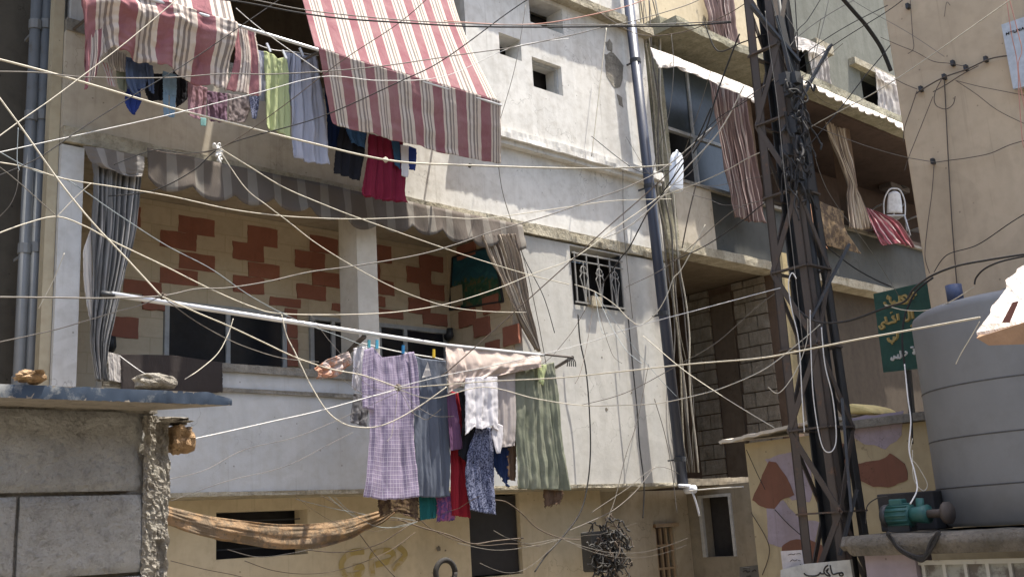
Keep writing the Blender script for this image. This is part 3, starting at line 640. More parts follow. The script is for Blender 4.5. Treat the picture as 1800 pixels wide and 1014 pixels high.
# ================================================================ LEFT FOREGROUND: block wall, slab, rubble
fw = thing('block_wall', (.8, 2.7, 0), 'rough grey concrete block wall in the left foreground', 'wall')
YB = 2.62; random.seed(5)
def rblock(m, x0, x1, z0, z1, y0, y1, nx=14, nzz=10, j=.004, broken=False):
    g_ = []
    for i in range(nzz+1):
        r = []
        for k in range(nx+1):
            x = lerp(x0, x1, k/nx); z = lerp(z0, z1, i/nzz); e = 0
            if broken and k >= nx-3: x += .018*nz((z*14, k, 2)) - .004*(k-nx+3); e = .035*(k-nx+4)/4*(1+.9*nz((z*22, k*2., 5)))
            edge = min(k, nx-k, i, nzz-i) == 0
            r.append(Vector((x, y0 + j*nz((x*25, z*25, 0)) + (.008 if edge else 0) + e, z)))
        g_.append(r)
    m.grid(g_[::-1])
    m.quad((x0,y1,z0),(x1,y1,z0),(x1,y1,z1),(x0,y1,z1)); m.quad(g_[nzz][0], g_[nzz][nx], (x1,y1,z1), (x0,y1,z1)); m.quad((x0,y1,z0),(x1,y1,z0), g_[0][nx], g_[0][0])
    sd = [g_[i][nx] for i in range(nzz+1)]
    m.grid([[Vector(p), Vector((p.x, y1, p.z))] for p in sd][::-1]); m.grid([[Vector((x0, y1, g_[i][0].z)), g_[i][0]] for i in range(nzz+1)][::-1])
XE = U(291, 860, 1, YB).x
rowsz = [(2.065, 2.262), (1.866, 2.055), (1.66, 1.856), (1.45, 1.65), (1.24, 1.44), (1.03, 1.23)]
for r, (z0, z1) in enumerate(rowsz):
    xs = [XE]; first = [.6, .37, .47, .37, .47, .37][r]
    if r == 1: first = XE - U(30, 940, 1, YB).x
    if r == 2: first = XE - U(94, 1005, 1, YB).x
    xs.append(XE-first)
    while xs[-1] > -.6: xs.append(xs[-1]-.41)
    for k in range(len(xs)-1):
        m = MB(); rblock(m, xs[k+1]+.005, xs[k]-.004, z0, z1, YB, YB+.19, 22, 12, .006, k == 0); m.build('block', m_block, fw, True)
m = MB()
g_ = []
for i in range(240):
    z = lerp(.9, 2.255, i/239); r_ = []
    for k in range(17): x = lerp(XE-.060, XE+.012, k/16); r_.append(Vector((x + (.010*nz((z*26, k*.5, 1)) if k > 2 else 0) + .012*nz((z*7, 3, 1))*(k/16), YB - .002 + .012*abs(nz((z*34, k*.9, 4))) + .006*nz((z*90, k*2.3, 8)) + .018*max(0, math.sin((k/16-.45)*6)) * (1 if int(z*5+.3) % 2 else .35) + .03*max(0, k/16-.75), z)))
    g_.append(r_)
m.grid(g_[::-1]); m.build('broken_end', m_mortar, fw); MB().box(-.7, XE-.03, YB+.02, YB+.17, .0, 2.25).build('mortar', m_mortar, fw)
m = MB(); m.box(-.7, XE-.02, YB+.012, YB+.19, 2.262, 2.275); m.build('top_bed', m_mortar, fw)
sb = thing('blue_edged_slab', (.6, 2.5, 2.27), 'broad roof slab with chipped blue painted edge resting on the block wall', 'slab')
ZS = 2.268; A = U(-40, 697, 2, ZS); Bp = U(408, 712, 2, ZS); Ew = U(266, 735, 1, YB); Ew.z = ZS
dirx = (Bp - A).normalized(); back = Vector((-dirx.y, dirx.x, 0))
nS = 70; lo = []; hi = []; lob = []; hib = []
m = MB(); ring = []
for i in range(nS+1):
    t = i/nS; p = lerp(A, Bp, t); th = .031*(1 + .12*nz((t*14, 0, 3))) * (.55 + .45*min(1, (1-t)*9))
    ring.append([p + Vector((0, .004*nz((t*30, 0, 0)), .003*nz((t*40, 1, 0)))), p + Vector((0, -.006*abs(nz((t*20, 2, 0))), th*.5)), p + Vector((0, .004*nz((t*50, 3, 0)), th))])
m.grid(ring); me_edge = m.build('painted_edge', m_bluepaint, sb, True)
top_ = [r[2] + Vector((0,.001,0)) for r in ring[::10]] ; bot_ = [r[0] + Vector((0,.001,0)) for r in ring[::10]]
bk = [Ew + Vector((.02, .30, 0)), Vector((A.x, YB + .30, ZS))]
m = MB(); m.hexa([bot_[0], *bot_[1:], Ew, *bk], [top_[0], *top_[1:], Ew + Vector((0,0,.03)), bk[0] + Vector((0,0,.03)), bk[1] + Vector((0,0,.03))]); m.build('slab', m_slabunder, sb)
def rock(name, c, rx, ry, rz, mat, label, cat, seed, parent=None, jag=.35, sub=10):
    m = MB(); g_ = []
    for i in range(sub+1):
        th = math.pi*i/sub; row = []
        for k in range(sub*2+1):
            ph = 2*math.pi*(k % (sub*2))/(sub*2); d = Vector((math.sin(th)*math.cos(ph), math.sin(th)*math.sin(ph), math.cos(th)))
            q = max(abs(d.x), abs(d.y), abs(d.z))**.55; s_ = 1/q*(1 + jag*nz(d*1.6 + Vector((seed, 0, 0))) + jag*.4*nz(d*5 + Vector((seed, 9, 0))))
            row.append(Vector(c) + Vector((d.x*rx*s_, d.y*ry*s_, d.z*rz*s_)))
        g_.append(row)
    m.grid(g_); o = m.build(name, mat, parent, False)
    if parent is None: tag(o, label, cat)
    return o
c = U(272, 672, 1, A.y + .05); c = U(272, 671, 1, lerp(A, Bp, .68).y + .045)
rock('concrete_chunk', c, .050, .03, .019, m_mortar, 'pale broken concrete chunk lying on the blue edged slab', 'rubble', 1, jag=.3)
c = U(52, 662, 1, lerp(A, Bp, .2).y + .015); rock('rubble_lump', c, .028, .03, .013, m_rubble, 'small orange rubble lump on the left of the blue slab edge', 'rubble', 4, jag=.7)
c = U(313, 772, 1, YB+.05); rock('broken_brick', c, .031, .05, .032, m_rubble, 'orange broken brick jutting from the top corner of the block wall', 'brick', 7, jag=.42, sub=18)
c = U(297, 741, 1, YB+.05); rock('flat_stone', c, .05, .06, .008, m_mortar, 'thin flat stone wedged under the slab above the broken brick', 'rubble', 9, jag=.5)

# ================================================================ RIGHT FOREGROUND: ledge, tank, pump, white board
XLd = 6.85
lw = thing('low_wall', (7.2, 2.8, 0), 'low wall with thick worn concrete top below the grey water tank', 'wall')
y0, y1 = U(1481, 950, 0, XLd).y, 1.6
zt_, zb_ = U(1500, 942, 0, XLd).z, U(1500, 977, 0, XLd).z
m = MB(); ring = []
for i in range(71):
    t = i/70; y = lerp(y0, y1, t); e = .035 if i == 0 else (.012 if i == 1 else 0); j = lambda q: .014*nz((y*5, q, 2)) + .005*nz((y*24, q, 6))
    ring.append([Vector((XLd+.0+e+j(1), y, zb_+e)), Vector((XLd-.035+e+j(2), y, (zb_+zt_)/2)), Vector((XLd-.02+e+j(3), y, zt_-.02-e+j(7))), Vector((XLd+.05, y, zt_+j(4))), Vector((XLd+1.3, y, zt_+j(5)*.3)), Vector((XLd+1.3, y, zb_))])
m.grid([r + [r[0]] for r in ring]); m.hexa([ring[0][k]+Vector((0,-.002,0)) for k in range(6)], [ring[0][k]+Vector((0,.03,0)) for k in range(6)]); m.build('concrete_top', concrete('dark_worn_concrete', (.24,.215,.18), (.12,.11,.09), 1., 1.3), lw, True)
ya = U(1603, 1000, 0, XLd).y
MB().box(XLd+.06, XLd+.3, ya, y0-.12, 0, zb_-.002).build('wall_panel', plaster('lilac_wall', (.30,.26,.29), (.2,.17,.18)), lw)
gt = thing('metal_gate', (XLd+.15, 2.3, 0), 'grimy white panelled metal gate under the worn concrete ledge', 'gate')
m = MB(); m.box(XLd+.12, XLd+.14, 1.6, ya, .2, zb_-.06); m.build('sheet', metal('grimy_white_sheet', (.26,.27,.25), (.10,.09,.08), .5, .7), gt)
m = MB(); y = ya-.03
while y > 1.6: m.bar((XLd+.11, y, .2), (XLd+.11, y, zb_-.05), .022); y -= .145
m.bar((XLd+.11, 1.6, zb_-.06), (XLd+.11, ya, zb_-.06), .03); m.build('gate_ribs', metal('pale_ribs', (.40,.40,.37), (.14,.12,.10), .35, .7), gt)
# water tank
m_seam = plain('tank_seam', (.07,.07,.07), .7); tc = Vector((8.05, 3.0, 0)); z0t = zt_ + .02; TR = .84
tank = thing('water_tank', (tc.x, tc.y, z0t), 'big grey ribbed plastic water tank on the ledge at the right', 'water tank')
prof = [(TR*.97, 0), (TR, .03)]; 
for z in (.3, .6, .9, 1.2): prof += [(TR, z)]
prof += [(TR, 1.50), (TR*.985, 1.54), (TR*.93, 1.57), (TR*.60, 1.61), (TR*.22, 1.64), (TR*.22, 1.70), (0.001, 1.71)]
g_ = [[tc + Vector((math.cos(a)*r, math.sin(a)*r, z0t+z)) for a in [2*math.pi*k/72 for k in range(73)]] for r, z in prof]
t = NT('grey_tank_plastic', .5, .35); a_ = t.noise(1.5, 8, .7); b_ = t.noise(2.2, 8, .7)
col = t.mix(t.ramp(a_, [(.4,0.),(.75,.7)]), (.185,.19,.192), (.145,.148,.15)); col = t.mix(t.ramp(b_, [(.5,0.),(.8,.5)]), col, (.11,.105,.095))
MB().grid(g_[::-1]).build('tank_body', t.out(col, t.bump(a_, .12, .02)), tank, True)
for z in (.27, .61, .97): MB().tube([tc + Vector((math.cos(a)*(TR-.002), math.sin(a)*(TR-.002), z0t+z)) for a in [2*math.pi*k/96 for k in range(97)]], .006, 6).build('seam', m_seam, tank, True)
c = tc + Vector((-.28, .42, z0t+1.66)); MB().tube([c, c+Vector((0,0,.12))], .06, 12).build('valve', plain('blue_valve', (.08,.10,.17), .5), tank, True)
# pump
pc0 = U(1605, 938, 0, 7.12); pc0.z = zt_+.012
pump = thing('water_pump', tuple(pc0), 'small teal electric water pump on the worn concrete ledge', 'pump')
m_teal = metal('teal_enamel', (.022,.10,.09), (.06,.055,.05), .3, .55, sc=5.); ydir = Vector((-.10, -1, 0)).normalized(); cz = Vector((0,0,.11)); s0 = pc0 + Vector((0, .15, 0)) + cz
mm = MB(); mm.tube([s0, s0 + ydir*.17], .075, 20); 
for k in range(14):
    a = 2*math.pi*k/14; n_ = Vector((math.cos(a)*.08, 0, math.sin(a)*.08)); mm.bar(s0 + n_, s0 + n_ + ydir*.165, .008, .012)
mm.build('motor_body', m_teal, pump, True)
MB().tube([s0 - ydir*.04, s0], .08, 20, .08).build('fan_cover', m_darksteel, pump, True)
MB().box(s0.x-.045, s0.x+.04, s0.y-.12, s0.y-.02, s0.z+.06, s0.z+.115).build('terminal_box', m_teal, pump, bevel=.01)
m = MB(); m.tube([s0+ydir*.17, s0+ydir*.21, s0+ydir*.24, s0+ydir*.30], .05, 16, .065); m.tube([s0+ydir*.24, s0+ydir*.25+Vector((0,0,.11))], .028, 10); m.build('pump_head', m_teal, pump, True)
MB().tube([s0+ydir*.28, s0+ydir*.45], .03, 10).tube([s0+ydir*.43, s0+ydir*.46], .075, 14).build('intake_pipe', m_rust, pump, True)
m = MB(); m.box(s0.x-.06, s0.x+.06, s0.y-.16, s0.y, pc0.z, pc0.z+.04); m.build('foot', m_darksteel, pump)
bx = MB(); q = U(1550, 940, 0, 7.35); bx.box(7.35, 7.6, U(1650, 940, 0, 7.35).y, q.y, zt_+.01, U(1550, 868, 0, 7.35).z); o = bx.build('black_box', m_dark, bevel=.01); tag(o, 'open black metal box standing behind the teal pump', 'box')
m = MB(); random.seed(2)
for k in range(5):
    pts = [U(x + random.uniform(-4,4), y + random.uniform(-4,4), 0, XLd-.06) for x, y in ((1560,935),(1578,960),(1605,978),(1625,980),(1640,955),(1650,935))]
    m.tube(cr(pts, 30), .010, 6)
o = m.build('hose_coil', m_black, None, True); tag(o, 'black hose looped over the edge of the concrete ledge below the pump', 'hose')
# white board close on the right
DB = 3.6
wb = thing('broken_board', tuple(D(1780, 600, DB)), 'torn sunlit white board with brown underside at the right edge', 'board')
top = [(1718,590),(1730,572),(1745,545),(1770,512),(1768,500),(1790,478),(1860,440),(1860,560)]
P = [D(x, y, DB + .25*(600-y)/110) for x, y in top]
P = [p + Vector((nz(p*20), nz(p*21), nz(p*22)))*.01 for p in sum([[lerp(P[i], P[(i+1) % 8], k/5) for k in range(5)] for i in range(8)], [])]
MB().hexa(P, [p + Vector((0, 0, .012)) for p in P]).build('top_face', fabric('torn_white_plaster', (.62,.58,.54), (.45,.38,.34), trans=0, wr=.9, blot=((.50,.45,.40), 9)), wb)
MB().hexa([D(x, y, DB) for x, y in ((1716,594),(1860,547),(1860,575),(1800,605),(1738,607))], [D(x, y, DB+.3) + Vector((0,0,.0)) for x, y in ((1722,588),(1860,545),(1860,570),(1800,602),(1745,604))]).build('underside', plain('brown_timber', (.34,.21,.12), .9, bump=.6), wb)
MB().hexa([D(x, y, DB+.02) + Vector((0,0,.0)) for x, y in ((1762,566),(1780,532),(1790,530),(1774,566))], [D(x, y, DB+.01) for x, y in ((1761,567),(1780,531),(1791,529),(1775,567))]).build('brown_stripe', plain('brown_stripe', (.2,.09,.07), .9), wb)
# ================================================================ STREET BEHIND THE CAMERA (closes the narrow street)
ob = thing('facing_building', (5, -5, 0), 'plain tan building across the narrow street', 'building')
MB().box(-9, 30, -7, -4.2, 0, 5.5).build('wall', m_tan, ob)
MB().box(-9, -6, -4.2, 16, 0, 8).build('side_wing', m_tan, ob)

# ================================================================ AWNINGS
def vrow(*p): return [Vector(q) for q in p]
def cloth3(name, rows, mat, label=None, cat=None, group=None, parent=None, nu=60, nv=50, amp=.03, freq=5, seed=0, r0=0., solid=.004, hemz=.0, nhem=0, nrm=(0,1,0), edge=.01):
    """rows of world points; folds push along nrm and grow from row fraction r0"""
    W3 = [cr(r, nu) for r in rows]; cols = [cr([W3[i][j] for i in range(len(W3))], nv) for j in range(nu)]; nrm = Vector(nrm); g = []
    for i in range(nv):
        v = i/(nv-1); row = []; k = max(0, (v-r0)/(1-r0)) if r0 < 1 else 0
        for j in range(nu):
            u = j/(nu-1); p = cols[j][i].copy(); ph = 2*math.pi*freq*(u + .08*nz((u*2, v*1.3, seed+2)) + .03*nz((u*6, v*3, seed)))
            d = amp*(.25+k)*(math.sin(ph)+.4*math.sin(ph*2.6+1)) + amp*.9*nz((u*5, v*5, seed+7)) + amp*.4*nz((u*13, v*12, seed+2))
            p += nrm*d
            if i == nv-1: p.z += edge*nz((u*18, seed, 0)) - (hemz*abs(math.sin(math.pi*nhem*u)) if nhem else 0)
            row.append(p)
        g.append(row)
    o = MB().grid(g).build(name, mat, parent, True, label, solid)
    if parent is None: tag(o, label, cat, group)
    return o
def P3(pts, Y): return [U(x, y, 1, Y) for x, y in pts]
YB1 = 7.9
aw = thing('striped_awning', tuple(U(700, 125, 1, YB1)), 'large maroon and cream striped awning over the upper balcony, its front flap hanging', 'awning')
bar = P3([(560,85),(640,110),(720,133),(800,156),(880,178)], YB1)
top = [Vector((b.x, 8.86, 9.15)) for b in bar]; mid = [lerp(a, b, .5) + Vector((0,0,-.10)) for a, b in zip(top, bar)]; mid[-1] += Vector((-.12, 0, -.05))
cloth3('canopy', [top, mid, [b + Vector((0,.06,.03)) for b in bar]], m_awn, parent=aw, amp=.010, freq=3, seed=2, nu=80, nv=50, nrm=(0,.7,.7))
cloth3('front_flap', [bar, [lerp(a, b, .5) for a, b in zip(bar, P3([(584,218),(655,236),(730,256),(805,275),(881,287)], 8.07))], P3([(584,218),(655,236),(730,256),(805,275),(881,287)], 8.07)], m_awn, parent=aw, amp=.013, freq=3.5, seed=5, nu=110, nv=50, edge=.012)
ba = U(395, 38, 1, YB1); MB().tube([Vector((3.0, YB1+.02, 6.53)), Vector((bar[-1].x+.02, YB1+.02, 6.53))], .016, 8).build('front_rail', m_alu, aw, True)
for x in (3.1, 5.05, 7.3): MB().tube([Vector((x, YB1+.02, 6.53)), Vector((x, 9.0, 6.62))], .014, 6).build('awning_arm', m_rust, aw)
aw2 = thing('striped_awning', tuple(U(290, 60, 1, YB1)), 'crumpled maroon striped awning at top left with a ragged hem over blue clothes', 'awning')
bar2 = P3([(136,-42),(190,-26),(250,-8),(300,6),(360,24),(418,42)], YB1)
top2 = [Vector((b.x, 8.86, 9.1)) for b in bar2]
cloth3('canopy', [top2, [lerp(a, b, .5)+Vector((0,0,-.1)) for a, b in zip(top2, bar2)], [b+Vector((0,.05,.02)) for b in bar2]], m_awn2, parent=aw2, amp=.02, freq=3, seed=8, nrm=(0,.7,.7))
h2 = P3([(155,152),(193,88),(250,107),(298,122),(352,148),(394,162)], 8.06)
cloth3('front_flap', [bar2, [lerp(a, b, .3)+Vector((0,-.05,0)) for a, b in zip(bar2, h2)], [lerp(a, b, .65) for a, b in zip(bar2, h2)], h2], m_awn2, parent=aw2, amp=.04, freq=3, seed=4, nu=110, nv=50, edge=.04)
cloth('hanging_strip', [[(408,44),(448,56)],[(412,100),(455,110)],[(398,158),(458,170)]], 8.0, m_awn3, parent=aw2, amp=.02, freq=2, seed=3)
cloth('side_strip', [[(136,-40),(178,-20)],[(150,60),(182,60)],[(150,158),(172,128)]], 8.0, m_awn3, parent=aw2, amp=.03, freq=2, seed=13)
rc = [[Vector((x, 8.86, 9.15)) for x in (4.1,4.4,4.7,5.0)], [Vector((x, 8.55, 8.5)) for x in (4.1,4.4,4.7,5.0)], [Vector((x, 8.3, 7.95)) for x in (4.1,4.4,4.7,5.0)]]
cloth3('unseen_shade_sheet', rc, m_awn2, parent=aw2, amp=.02, freq=3, seed=18, nrm=(0,.7,.7))  # added sheet out of view, shades the gap between the two awnings
# grey valance along the slab edge
va = thing('grey_valance', (5.8, 8.85, 5.3), 'faded grey striped valance with wavy hem along the first floor balcony', 'awning')
def valance(name, x0, x1, Y, z, h, n, mat, parent, amp=.02, seed=0, nu=None, hj=.5, dY=.0):
    nu = nu or n*12; g = []
    for i in range(9):
        v = i/8; row = []
        for j in range(nu+1):
            u = j/nu; hh = h*(1-hj*.5 + hj*.5*abs(math.sin(math.pi*n*u + .3*nz((u*9, seed, 0)))) + .25*nz((u*5, seed, 4)))
            row.append(Vector((lerp(x0, x1, u), Y - dY*v + amp*v*(math.sin(2*math.pi*n*u)+nz((u*14, v*2, seed))), z - hh*v + .012*nz((u*9, 0, seed)))))
        g.append(row)
    return MB().grid(g).build(name, mat, parent, True, solid=.004)
valance('canvas', 3.75, 8.46, 8.84, 5.56, .40, 11, m_val, va, .03, 3, dY=.04)
cloth('loose_flap', [[(146,256),(200,264),(254,276)],[(160,283),(205,295),(252,300)],[(176,292),(215,308),(248,312)]], 8.8, m_val_short, parent=va, amp=.03, freq=1.5, seed=1)
# two curtains of the first floor balcony
cloth('balcony_curtain', [[(164,284),(205,290),(247,300)],[(163,380),(200,385),(237,390)],[(160,490),(190,495),(216,500)],[(160,590),(175,595),(190,600)],[(168,668),(178,670),(188,670)]], 8.9, m_curt, 'grey striped curtain gathered at the left end of the first floor balcony', 'curtain', amp=.05, freq=6, seed=2, nu=90, ramp=0)
cloth('balcony_curtain', [[(846,414),(875,413),(905,411)],[(868,468),(895,470),(918,470)],[(903,545),(918,545),(934,548)],[(941,614),(945,616),(949,618)]], 8.8, m_curt2, 'beige striped curtain gathered to a point at the right end of the first floor balcony', 'curtain', amp=.04, freq=7, seed=5, nu=100, ramp=0)
cloth('white_curtain', [[(146,440),(160,400)],[(148,500),(163,500)],[(160,575),(168,590)]], 8.95, m_whitecl, 'thin white curtain edge left of the grey striped curtain', 'curtain', amp=.01, freq=1, seed=4)
cloth('dark_blanket', [[(209,622),(300,624),(390,637)],[(212,650),(300,655),(391,664)],[(212,690),(300,690),(391,690)]], 8.93, fabric('dark_brown_cloth', (.045,.038,.036), trans=.05), 'dark brown blanket hung over the left end of the balcony parapet', 'blanket', amp=.006, freq=3, seed=3)
cloth('pale_cloth', [[(188,618),(211,624)],[(190,640),(212,645)],[(192,668),(213,672)]], 8.92, m_sheer, 'small pale cloth hung on the parapet beside the dark blanket', 'cloth', amp=.01, freq=1, seed=9)
pt = thing('wall_picture', tuple(U(835, 540, 0, 8.43)), 'blue green landscape picture on the end wall of the brick painted balcony', 'picture')
t = NT('picture_paint', .5, .3); a_ = t.noise(4.5, 8, .7, dist=1.); b_ = t.noise(11, 6, .7); sp_ = t.n('SeparateXYZ'); t.l(t.tc.outputs['UV'], sp_.inputs[0])
low = t.ramp(b_, [(.35,(.02,.05,.035)),(.5,(.03,.11,.07)),(.6,(.16,.10,.05)),(.7,(.06,.12,.06))]); hi_ = t.ramp(a_, [(.3,(.015,.06,.09)),(.55,(.02,.10,.14)),(.7,(.05,.16,.18))])
fc = t.n('Math', _operation='ADD'); t.l(sp_.outputs[1], fc.inputs[0]); t.l(a_, fc.inputs[1])
pic = t.out(t.mix(t.ramp(fc.outputs[0], [(.98,0.),(1.08,1.)]), low, hi_))
q = [U(x, y, 0, 8.43) for x, y in ((791,545),(884,530),(868,432),(796,453))]
MB().quad(*q).build('picture', pic, pt); m = MB()
for i in range(4): m.bar(q[i], q[(i+1) % 4], .03, .02)
m.build('picture_frame', m_darksteel, pt)

# ---- neighbour awnings and curtains
w1 = thing('white_valance', (13, 8.6, 8.8), 'sunlit white scalloped valance over the glazed bay beside the blue pipe', 'awning')
cloth('canvas', [[(1143,84),(1180,97),(1240,122),(1300,146),(1334,160)],[(1150,104),(1182,108),(1240,132),(1300,158),(1334,172)],[(1158,120),(1186,118),(1242,140),(1302,168),(1336,184)]], [8.40,8.34,8.30], m_whitecl, parent=w1, nu=90, nv=14, amp=.03, freq=7, seed=3, hemj=.03)
w2 = thing('white_valance', (17, 8.6, 8.8), 'sunlit ribbed white valance with scalloped hem over the open loggia', 'awning')
x0_, x1_ = U(1398, 186, 1, 8.40).x, U(1600, 262, 1, 8.40).x
valance('canvas', x0_, x1_, 8.42, 8.95, .24, 15, m_scal, w2, .02, 7, dY=.16, hj=.6)
cloth('bay_curtain', [[(1244,138),(1275,150),(1310,162)],[(1258,220),(1285,228),(1318,232)],[(1276,310),(1300,312),(1334,314)],[(1290,378),(1315,388),(1349,392)]], 8.72, m_curt3, 'long pinkish brown striped curtain hanging in front of the glazed bay', 'curtain', amp=.06, freq=6, seed=6, nu=110, ramp=0)
cloth('upper_curtain', [[(1236,-25),(1262,-20),(1290,-10)],[(1248,40),(1270,42),(1296,45)],[(1260,84),(1280,92),(1302,98)]], 9.3, m_curt3, 'brown striped curtain hanging in the yellow walled upper window', 'curtain', amp=.05, freq=5, seed=8, nu=80, ramp=0)
cloth('window_valance', [[(1394,62),(1420,70),(1449,84)],[(1394,78),(1420,80),(1449,92)],[(1396,86),(1420,90),(1450,100)]], 9.2, m_whitecl, 'small white zigzag valance over the upper window nearest the pylon', 'awning', amp=.02, freq=3, seed=2, hemj=.08)
cloth('window_valance', [[(1537,120),(1555,128),(1575,138)],[(1540,130),(1556,136),(1576,146)],[(1542,136),(1558,146),(1578,152)]], 9.2, m_whitecl, 'small white zigzag valance half hidden by the beige building', 'awning', amp=.02, freq=3, seed=4, hemj=.08)
cloth('window_curtain', [[(1420,80),(1436,86),(1452,94)],[(1424,120),(1440,128),(1458,135)],[(1434,155),(1448,162),(1462,170)]], 9.3, m_sheer, 'pale curtain beside the dark upper window nearest the pylon', 'curtain', amp=.05, freq=4, seed=2)
cloth('window_curtain', [[(1538,128),(1556,136),(1580,146)],[(1542,165),(1562,175),(1590,185)],[(1546,200),(1566,210),(1592,222)]], 9.3, m_sheer, 'pale ribbed curtain at the window half hidden by the beige building', 'curtain', amp=.04, freq=5, seed=7)
cloth('window_cloth', [[(1397,128),(1420,134)],[(1398,145),(1424,152)],[(1400,158),(1428,166)]], 9.3, fabric('pale_blue_cloth', (.34,.38,.52), trans=.1, blot=((.7,.68,.68), 20)), 'small pale blue cloth drying in the upper window nearest the pylon', 'cloth', amp=.04, freq=2, seed=3)
cloth('knotted_curtain', [[(1450,214),(1468,222),(1484,226)],[(1466,262),(1478,268),(1494,272)],[(1490,318),(1496,318),(1503,318)],[(1490,350),(1502,352),(1514,350)],[(1492,400),(1512,404),(1532,402)]], 8.85, m_curt2, 'striped curtain tied in a knot over the open loggia', 'curtain', amp=.05, freq=5, seed=4, nu=80, ramp=0)
cloth('patterned_rug', [[(1421,346),(1450,358),(1484,372)],[(1426,380),(1452,390),(1486,402)],[(1438,428),(1470,436),(1514,446)]], [8.93,8.88,8.9], fabric('brown_patterned_rug', (.17,.12,.07), trans=0., blot=((.07,.05,.035), 6), wr=.3), 'brown patterned rug draped over the loggia parapet', 'rug', amp=.015, freq=2, seed=8)
cloth('rug_lit_edge', [[(1420,345),(1428,347)],[(1428,395),(1438,398)],[(1436,426),(1456,438)]], 8.86, fabric('lit_edge_orange', (.50,.28,.17), trans=.1), 'narrow orange strip standing for the sunlit left edge of the patterned rug', 'cloth', amp=.01, freq=1, seed=1)  # sunlight on the rug edge, put in as a separate orange strip
cloth('red_striped_cloth', [[(1519,364),(1530,368),(1542,372)],[(1532,400),(1556,398),(1580,392)],[(1548,432),(1580,428),(1607,436)]], [8.9,8.8,8.72], fabric('red_white_cloth', (.34,.07,.09), stripes=[(0.,(.22,.06,.075)),(.35,(.52,.40,.38)),(.5,(.26,.09,.10)),(.8,(.10,.05,.05))], nper=5, trans=.15), 'red and white striped cloth spread over the loggia parapet below the white chairs', 'cloth', amp=.05, freq=5, seed=2, nu=70)
# white plastic chairs
def chair(loc, rz, label):
    t = thing('plastic_chair', loc, label, 'chair', 'white plastic chairs on the loggia'); t.rotation_euler = (0, 0, rz)
    L0 = Vector(loc); W = lambda x, y, z: L0 + Vector((x, y, z))
    m = MB(); m.grid([[W(lerp(-.22,.22,u/8), lerp(-.22,.22,v/8), .43 - .02*math.sin(math.pi*u/8)*math.sin(math.pi*v/8)) for u in range(9)] for v in range(9)]); m.build('seat', m_pvc, t, True, solid=.02)
    m = MB(); m.grid([[W(lerp(-.17,.17,u/8)*(1-.25*(v/8)**2), .21+.09*v/8+.03*math.cos((u-4)/4*1.4), .47+.38*v/8 + .05*math.cos((u-4)/4*1.5)*(v/8)) for u in range(9)] for v in range(9)]); m.build('backrest', m_pvc, t, True, solid=.012)
    m = MB(); m.tube(cr([W(-.23,.2,.43), W(-.23,.26,.7), W(-.13,.32,.91), W(0,.33,.95), W(.13,.32,.91), W(.23,.26,.7), W(.23,.2,.43)], 30), .017, 7); m.build('back_frame', m_pvc, t, True)
    for sx in (-1, 1):
        MB().tube(cr([W(sx*.23,.25,.66), W(sx*.27,.0,.66), W(sx*.26,-.2,.63), W(sx*.25,-.23,.43)], 14), .018, 7).build('armrest', m_pvc, t, True)
        for sy in (-1, 1): MB().tube([W(sx*.21, sy*.21, .43), W(sx*.25, sy*.25, 0)], .022, 7, .016).build('leg', m_pvc, t, True)
c1 = U(1546, 344, 1, 9.75); c2 = U(1606, 358, 1, 9.75)
st_ = MB().box(c1.x-1.0, c2.x+1.0, 9.45, 10.1, 5.85, c1.z-.96).build('loggia_bench', m_brownwall); tag(st_, 'low brown masonry platform carrying the white chairs on the loggia', 'platform')
chair((c1.x, 9.62, c1.z-.95), 2.6, 'white plastic chair with round back nearest the knotted curtain')
chair((c2.x, 9.62, c1.z-.95), 2.9, 'white plastic chair half hidden by the edge of the beige building')
ac = thing('air_conditioner', tuple(U(1575, 340, 1, 10.4)), 'dim grey air conditioner box with round fan inside the open loggia', 'air conditioner')
p = U(1575, 320, 1, 10.4); MB().box(p.x-.45, p.x+.4, 10.3, 10.6, p.z-.22, p.z+.3).build('casing', plain('dim_grey', (.12,.105,.10), .6), ac, bevel=.02)
MB().tube([Vector((p.x+.12, 10.27, p.z+.04)), Vector((p.x+.12, 10.299, p.z+.04))], .2, 24).build('fan', m_dark, ac)

# ================================================================ UPPER LAUNDRY
def fb(n, c, **k): return fabric(n, c, **k)
f_blue = fb('royal_blue_cotton', (.035,.06,.24)); f_denim = fb('denim', (.09,.12,.20)); f_lblue = fb('light_blue_jeans', (.22,.32,.42)); f_black = fb('black_cotton', (.016,.016,.02), trans=.05)
f_pink = fb('faded_pink_cotton', (.36,.22,.26)); f_purp = fb('mauve_cotton', (.22,.14,.20)); f_lime = fb('lime_cotton', (.50,.55,.30), c2=(.40,.44,.24), trans=.3); f_grey = fb('pale_grey_cotton', (.42,.43,.50), c2=(.32,.33,.4), trans=.3)
f_navy = fb('navy_cotton', (.014,.025,.07), trans=.05); f_maroon = fb('crimson_velvet', (.16,.016,.035), trans=.05); f_white = fb('white_cotton', (.74,.72,.74), c2=(.60,.58,.62), trans=.3); f_brown = fb('brown_cotton', (.14,.09,.06), trans=.1)
f_teal = fb('teal_cotton', (.02,.12,.12), trans=.1); f_red = fb('red_cotton', (.26,.02,.03), trans=.1); f_ging = fabric('purple_gingham', (.26,.21,.31), (.20,.165,.25), plaid=((.56,.52,.60), 20, 46), trans=.2)
f_ging2 = fabric('purple_gingham_sleeve', (.26,.21,.31), (.20,.165,.25), plaid=((.56,.52,.60), 5, 14), trans=.2)
f_slate = fb('slate_cotton', (.115,.13,.165), c2=(.085,.095,.12), trans=.1); f_dot = fabric('dark_patterned', (.03,.035,.07), trans=.05, blot=((.22,.24,.34), 70)); f_flor = fabric('pink_floral', (.30,.10,.20), trans=.1, blot=((.10,.06,.18), 26))
